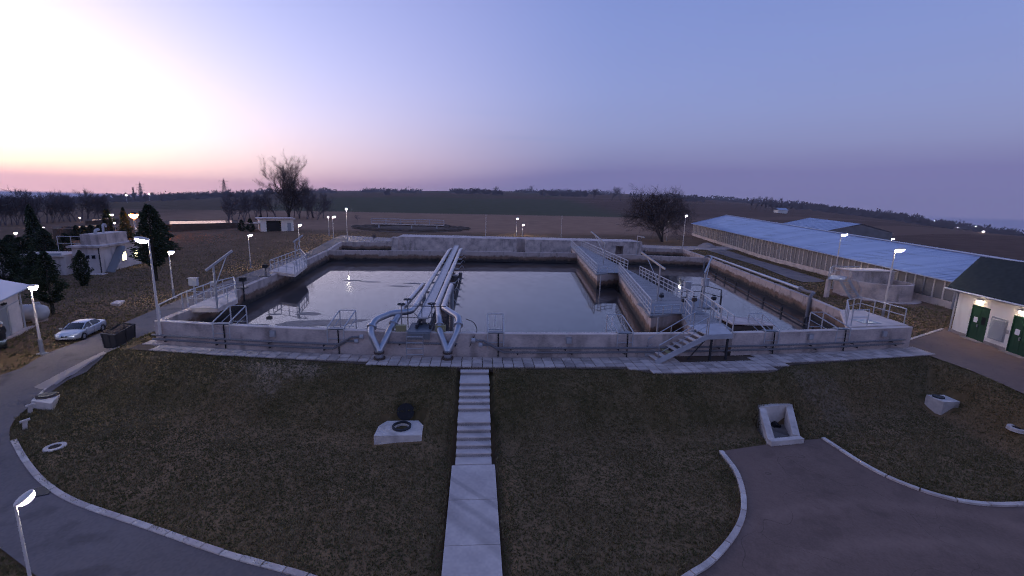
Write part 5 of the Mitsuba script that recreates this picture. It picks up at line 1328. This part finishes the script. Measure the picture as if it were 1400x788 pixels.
add(f'{mh}__block', MB().prism([tuple(p_[:2]) for p_ in sq], -2.2, -1.62), 'kerb_white')
c = sum(sq) / 4; add(f'{mh}__cover', disc(c, .36, -1.62, -1.53), 'dark_steel', 40)
add(f'{mh}__iron_ring', MB().lathe([(.365, -1.63), (.365, -1.56), (.44, -1.56), (.44, -1.63)], (c[0], c[1], 0), 26), 'rust', 40)
mh = thing('manhole_block', 'pale concrete manhole block with a dark lid on the right lawn', 'manhole')
c = (25.41, 20.4, -1.15)
add(f'{mh}__block', MB().prism([(c[0] - .50, c[1] - .45), (c[0] + .52, c[1] - .40), (c[0] + .55, c[1] + .45), (c[0] - .50, c[1] + .48)], -2.2, -1.15), 'kerb_white')
add(f'{mh}__cover', disc((c[0] - .14, c[1] + .14), .26, -1.15, -1.08), 'dark_steel', 40)
for g_, lab in (((-17.48, 18.26, -2), 'white concrete ring with a grate in the lawn at left'), ((25.34, 17.01, -1.08), 'white concrete ring with a grate at the right edge of the lawn')):
    t = thing('drain_ring', lab, 'drain')
    add(f'{t}__ring', MB().lathe([(.20, -.1), (.21, .05), (.36, .05), (.38, -.1)], g_, 28), 'kerb_white', 30)
    add(f'{t}__grate', disc(g_, .205, g_[2] - .1, g_[2] + .03), 'dark_steel', 40)
    for q in range(5): add(f'{t}__bar', MB().box(g_[0] - .17, g_[1] - .15 + q * .07, g_[2] + .031, g_[0] + .17, g_[1] - .12 + q * .07, g_[2] + .045), 'rust')
for g_, rz, lab in (((-21.25, 21.36, -2), .5, 'white painted marker standing on the lawn edge, nearer the manhole slab'), ((-20.03, 19.79, -2), .8, 'white painted marker standing on the lawn edge, nearer the drain ring')):
    t = thing('white_marker', lab, 'marker')
    ca, sa = math.cos(rz), math.sin(rz)
    add(f'{t}__plate', MB().obox((g_[0], g_[1], g_[2] + .16), (.08 * ca, .08 * sa, 0), (-.03 * sa, .03 * ca, 0), (.04, 0, .26)), 'kerb_white')
    add(f'{t}__foot', MB().obox((g_[0] + .06, g_[1] - .02, g_[2] + .46), (.15 * ca, .18 * sa, .02), (-.05 * sa, .05 * ca, 0), (0, 0, .04)), 'kerb_white')
gr = (-15.31, 15.26, -2)
solo('road_grate', MB().obox((gr[0], gr[1], gr[2] + .025), (.28, .1, 0), (-.1, .28, 0), (0, 0, .02)), 'dark_steel', 'dark square grate in the road by the left kerb', 'grate')

hw = thing('drain_headwall', 'pale concrete drain box with sloping side walls set into the bank above the yard', 'headwall')
fz = -1.98
fl_, fr = np.array((13.53, 17.62, -1.75)), np.array((15.27, 17.83, -1.75)); bl_, br_ = np.array((14.17, 19.37, -1.05)), np.array((16.13, 19.66, -1.05))
def sidewall(a, b, inward):
    d = (b - a)[:2]; nn = np.array([-d[1], d[0]]) / np.linalg.norm(d) * .30 * inward
    q = [a[:2], b[:2], b[:2] + nn, a[:2] + nn]
    v = [np.array([*p_, -2.4]) for p_ in q] + [np.array([*q[0], a[2]]), np.array([*q[1], b[2]]), np.array([*q[2], b[2]]), np.array([*q[3], a[2]])]
    return MB().add(v, [[0, 1, 5, 4], [1, 2, 6, 5], [2, 3, 7, 6], [3, 0, 4, 7], [4, 5, 6, 7]])
add(f'{hw}__side_wall', sidewall(fl_, bl_, -1), 'kerb_white')
add(f'{hw}__side_wall', sidewall(fr, br_, 1), 'kerb_white')
add(f'{hw}__back_wall', MB().bar(bl_ + [.1, .1, -.8], br_ + [-.1, .1, -.8], .26, 1.62), 'kerb_white')
add(f'{hw}__sill', MB().bar(fl_ + [0, -.13, -.25], fr + [0, -.13, -.25], .26, .5), 'kerb_white')
add(f'{hw}__sump', MB().prism([tuple(p_[:2]) for p_ in (fl_ + [.2, .05, 0], fr + [-.2, .05, 0], br_ + [-.2, 0, 0], bl_ + [.2, 0, 0])], -2.4, -2.06), 'concrete_dark')
add(f'{hw}__outlet_pipe', MB().tube([(bl_ + br_) / 2 + [0, .1, -1.0], (bl_ + br_) / 2 + [0, -.35, -1.02]], .2, 16), 'black', 40)

# ------------------------------------------------------------------ far ground: pit, ponds, pylons, lights
pit = numbered('sludge_pit'); 
pe = [(-32.98, 120.28), (-23.99, 112.78), (-16.61, 111.65), (-8.62, 115.81), (-1.78, 126.97), (-9.15, 141.55), (-14, 139), (-28, 138), (-33.19, 133.47)]
m = drape(pe, .06, 3.)
labels[pit] = {'kind': 'structure'}; scene[pit] = ply_(m, 'soil')
wv = MB()
gp = np.random.default_rng(9)
for q in range(120):
    a = gp.uniform(0, 6.283); rr = gp.uniform(.75, 1.)
    x, y = -18 + 15 * rr * math.cos(a), 126 + 11 * rr * math.sin(a)
    ico = trimesh.creation.icosphere(1, gp.uniform(.5, 1.3)); ico.vertices *= [1.4, 1.2, .5]; ico.vertices += gp.normal(0, .07, ico.vertices.shape)
    wv.add(ico.vertices + [x, y, float(ground(x, y)) + .1], ico.faces)
add('earth_bank', wv, 'soil', kind='stuff', label='dark lumpy earth bank round the sludge pit behind the tank')
fb = thing('footbridge', 'pale footbridge with railings over the dark sludge pit behind the tank', 'footbridge')
a, b = np.array((-28.2, 121.94, 2.6)), np.array((-8.85, 121.64, 2.6))
add(f'{fb}__deck', MB().bar(a, b, 1.0, .18), 'concrete_pale')
railing(fb, [a + [0, .5, .1], b + [0, .5, .1]], gap=4, h=1.3, r=.05, bs='tank_white')
railing(fb, [a + [0, -.5, .1], b + [0, -.5, .1]], gap=4, h=1.3, r=.05, bs='tank_white')
for q in (.1, .55, .9):
    c = a + (b - a) * q
    add(f'{fb}__pier', MB().box(c[0] - .15, c[1] - .3, -.5, c[0] + .15, c[1] + .3, 2.5), 'tank_white')


def pond(pts, z, key):
    m = trimesh.creation.triangulate_polygon(Polygon([p_[:2] for p_ in pts]), engine='earcut')
    struct('pond', (np.c_[m[0], np.full(len(m[0]), z)], m[1]), 'water_skin')
    ring_ = Polygon([p_[:2] for p_ in pts]).buffer(1.2).difference(Polygon([p_[:2] for p_ in pts]))
    struct('pond_bank', MB().prism(ring_, -1, z + .05), 'soil')


pond([(-67.01, 102.64, 2.3), (-60.09, 114.6, 2.3), (-66.79, 127.49, 2.3), (-75.67, 116.03, 2.3)], 2.3, 'a')
pond([(-75.42, 86.81, 2), (-75.78, 96.21, 2), (-79.35, 100.79, 2), (-79.43, 91.48, 2)], 2.0, 'b')
pond([(-88.37, 109.6, 2.3), (-92.3, 120.6, 2.3), (-95.98, 125.45, 2.3), (-92.06, 114.23, 2.3)], 2.3, 'c')


def pylon(base, h, label):
    t = thing('pylon', label, 'pylon')
    b = np.asarray(base, float); m = MB(); w0 = h * .10; r = h * .0075
    lv = [(z, w0 * (1 - z / h) ** 1.0 + h * .012) for z in np.linspace(0, h * .97, 9)]
    for s in ((1, 1), (1, -1), (-1, 1), (-1, -1)):
        m.tube([b + [s[0] * w, s[1] * w, z] for z, w in lv], r, 4)
    for (z0, w_0), (z1, w_1) in zip(lv, lv[1:]):
        for a_, c_ in (((1, 1), (-1, 1)), ((-1, 1), (-1, -1)), ((-1, -1), (1, -1)), ((1, -1), (1, 1))):
            m.bar(b + [a_[0] * w_0, a_[1] * w_0, z0], b + [c_[0] * w_1, c_[1] * w_1, z1], r * 1.2).bar(b + [c_[0] * w_0, c_[1] * w_0, z0], b + [a_[0] * w_1, a_[1] * w_1, z1], r * 1.2)
    add(f'{t}__mast', m, 'twig_far')
    for z, w in ((.62, .22), (.76, .17), (.90, .22)):
        add(f'{t}__cross_arm', MB().bar(b + [-w * h, 0, h * z], b + [w * h, 0, h * z], h * .014), 'twig_far')
    add(f'{t}__spike', MB().bar(b + [0, 0, h * .95], b + [0, 0, h * 1.05], h * .01), 'twig_far')


pylon((-450.1, 640.24, -0.68), 24.97, 'lattice pylon beside the chimney on the far left horizon')
pylon((-217.24, 405.95, 5.88), 17.87, 'lattice pylon left of the tall bare tree')
ch = (-472.96, 659.18, -1.22); hc = 18.80
t = thing('chimney', 'slim far chimney left of the pylon on the horizon', 'chimney')
add(f'{t}__stack', MB().tube([ch, np.array(ch) + [0, 0, hc * .7], np.array(ch) + [0, 0, hc]], [hc * .06, hc * .05, hc * .045], 10), 'rust', 40)
add(f'{t}__rim', MB().tube([np.array(ch) + [0, 0, hc], np.array(ch) + [0, 0, hc * 1.03]], hc * .055, 10), 'twig_far', 40)


def far_light(base, h, r, rgb, label, group=None):
    t = thing('distant_lamp', label, 'lamp', group)
    b = np.asarray(base, float)
    add(f'{t}__pole', MB().tube([b, b + [0, 0, h]], max(.05, r * .22), 6), 'galvanised', 40)
    add(f'{t}__cap', MB().lathe([(r * .9, 0), (r * .5, r * .5), (0, r * .6)], b + [0, 0, h + r * .25], 10), 'dark_steel', 40)
    emit(f'{t}__bulb', MB().lathe([(0, -r), (r * .7, -r * .7), (r, 0), (r * .75, r * .3), (0, r * .3)], b + [0, 0, h], 10), rgb)


FW_ = [3.2, 2.9, 2.6]
far_light((-63.85, 88.33, 0.14), 4.63, .72, [6.0, 1.7, .28], 'orange lamp glowing between the dark evergreens at left')
far_light((-68.62, 89.54, 0.22), 4.47, .26, FW_, 'white lamp left of the orange lamp above the roof box')
t_ = (-65.8, 86.26, -0.01); far_light(t_, 3.33, .20, FW_, 'white lamp just over the roof box of the flat roofed house')
far_light((-62.36, 86.74, 0.03), 2.36, .15, FW_, 'faint lamp below the orange lamp')
far_light((-423.52, 616.44, -0.05), 10.23, .9, FW_, 'white light beside the pylon on the far left horizon')
far_light((-216.32, 295.39, 3.13), 4.89, .5, FW_, 'faint light left of the chimney on the horizon')
far_light((-74.02, 77.17, -0.62), 2.48, .22, FW_, 'white lamp at the far left over the dark conifers')
far_light((-80.14, 88.68, 0.16), 1.89, .15, FW_, 'small lamp right of the pointed spruce')
far_light((-100.72, 121.4, 1.19), 1.11, .2, [1.6, 1.2, .9], 'faint lamp over the far pond at left')
far_light((-96.87, 103.42, 0.75), 1.25, .2, [1.6, 1.2, .9], 'faint lamp left of the pointed spruce')
for k, (b, h, r) in enumerate((((764.63, 685.35, -2.95), 6.07, .8), ((903.27, 790.06, -5.56), 7.72, .6), ((839.9, 730.01, -5.66), 5.84, .9), ((844.53, 702.5, -9.27), 5.66, .85), ((853.75, 694.84, -11.13), 6.48, .7), ((268.87, 214.71, 1.01), 0.97, .5),
                               ((663, 571.38, -5), 2.04, .5), ((687.74, 587.64, -5.76), 2.10, .5), ((672.62, 569.75, -6.21), 2.24, .5))):
    far_light(b, h, r, FW_, f'tiny white village light on the right horizon, {ORD[(0, 1, 2, 6, 7, 8, 3, 4, 5)[k]]} from the left', 'village lights on the right horizon')
far_light((1724.73, 2252.25, 55.69), 21.03, .5, [1.2, 1.2, 1.3], 'faint light right of the row of poplars')
fh = thing('far_house', 'tiny pale house before the row of poplars', 'house')
c = np.array((261.2, 364.94, 8.81)); 
add(f'{fh}__wall', MB().box(c[0] - 4.2, c[1] - 3, c[2] - 1, c[0] + 4.2, c[1] + 3, c[2] + 2.2), 'white_wall')
add(f'{fh}__roof', MB().add([c + [-4.6, -3.4, 2.2], c + [4.6, -3.4, 2.2], c + [4.6, 0, 4.0], c + [-4.6, 0, 4.0], c + [4.6, 3.4, 2.2], c + [-4.6, 3.4, 2.2]], [[0, 1, 2, 3], [3, 2, 4, 5]]), 'pale_roof')

# ------------------------------------------------------------------ grass
def tufts(name, n, xr, yr, avoid, hmin, hmax, wid, label, seed, dens=None):
    g = np.random.default_rng(seed)
    x, y = g.uniform(*xr, n), g.uniform(*yr, n)
    keep = np.ones(n, bool)
    for p_ in avoid: keep &= ~shapely.contains_xy(Polygon(p_).buffer(.05), x, y)
    if dens is not None: keep &= g.random(n) < dens(x, y)
    x, y = x[keep], y[keep]; n = len(x)
    z = ground(x, y) + (meshkit.fbm(np.stack([x * .9, y * .9, x * 0], -1), 3, seed=4) - .5) * .10 * ss(9, 12, y) - .01
    c = np.stack([x, y, z], 1)
    patch = meshkit.noise(np.stack([x * 1.2, y * 1.2, x * 0], 1), 3)
    tone = np.clip(((patch + g.normal(0, .25, n)) * 3).astype(int), 0, 2)
    V, F = [[], [], []], [0, 0, 0]
    for k in range(2):
        a = g.uniform(0, 2 * np.pi, n); h = g.uniform(hmin, hmax, n) * (.6 + .8 * patch); ln = g.normal(0, .55, (n, 2)) * h[:, None]
        d = np.stack([np.cos(a), np.sin(a), a * 0], 1) * wid * g.uniform(.6, 1.3, n)[:, None]
        tip = c + np.stack([ln[:, 0], ln[:, 1], h], 1)
        v = np.stack([c - d, c + d, tip], 1)
        for q in range(3): V[q].append(v[tone == q].reshape(-1, 3))
    root = numbered(name); labels[root] = {'label': label, 'kind': 'stuff'}
    for q, b in enumerate(('blade_c', 'blade_a', 'blade_b')):
        v = np.vstack(V[q])
        scene[f'{root}__{q + 1:03d}'] = ply_((v, np.arange(len(v)).reshape(-1, 3)), b)


AV = [*[[(cx - rx + .15, cy - ry + .25), (cx + rx - .15, cy - ry + .25), (cx + rx - .15, cy + ry - .15), (cx - rx + .15, cy + ry - .15)] for cx, cy, rx, ry, zz in CUTS], ROAD_L, YARD, PATH_R, APRON, BASIN, [(-.9, 6), (.9, 6), (.9, 22.2), (-.9, 22.2)], [tuple(p_[:2]) for p_ in (fl_, fr, br_, bl_)], [tuple(p_[:2]) for p_ in sq]]
tufts('lawn_grass', 230000, (-23, 28.5), (8.8, 25.2), AV, .04, .11, .022, 'short dry winter grass of the lawn and bank', 21)
tufts('rough_grass', 150000, (-80, -19), (18, 118), AV, .06, .16, .05, 'rough dry grass left of the road', 22, lambda x, y: np.clip((130 - y + (x + 30) * .5) / 110, 0, 1) ** 1.5)
tufts('rough_grass', 40000, (28, 60), (26, 90), AV + [ROAD_R, [(45, 37), (63, 125), (80, 125), (62, 34)], [tuple(C + 4.6 * np.array([math.cos(a), math.sin(a)])) for a in np.linspace(0, 6.2, 16)], [(34, 23), (36.3, 30), (50, 26), (46, 20)]], .07, .18, .05, 'rough grass between the tank and the long shed', 23)

# ------------------------------------------------------------------ the evening haze
scene['haze_air'] = {'type': 'homogeneous', 'albedo': {'type': 'rgb', 'value': [.95, .95, .95]}, 'sigma_t': {'type': 'rgb', 'value': [HAZE * .92, HAZE * .97, HAZE * 1.1]}, 'scale': 1.0}
scene['haze'] = {'type': 'cube', 'to_world': T().translate([0, 900, -10]).scale([2700, 1800, 115]), 'bsdf': {'type': 'null'}, 'interior': {'type': 'ref', 'id': 'haze_air'}}
labels['haze'] = {'label': 'thin evening haze over the fields', 'kind': 'stuff'}
scene['camera']['medium'] = {'type': 'ref', 'id': 'haze_air'}
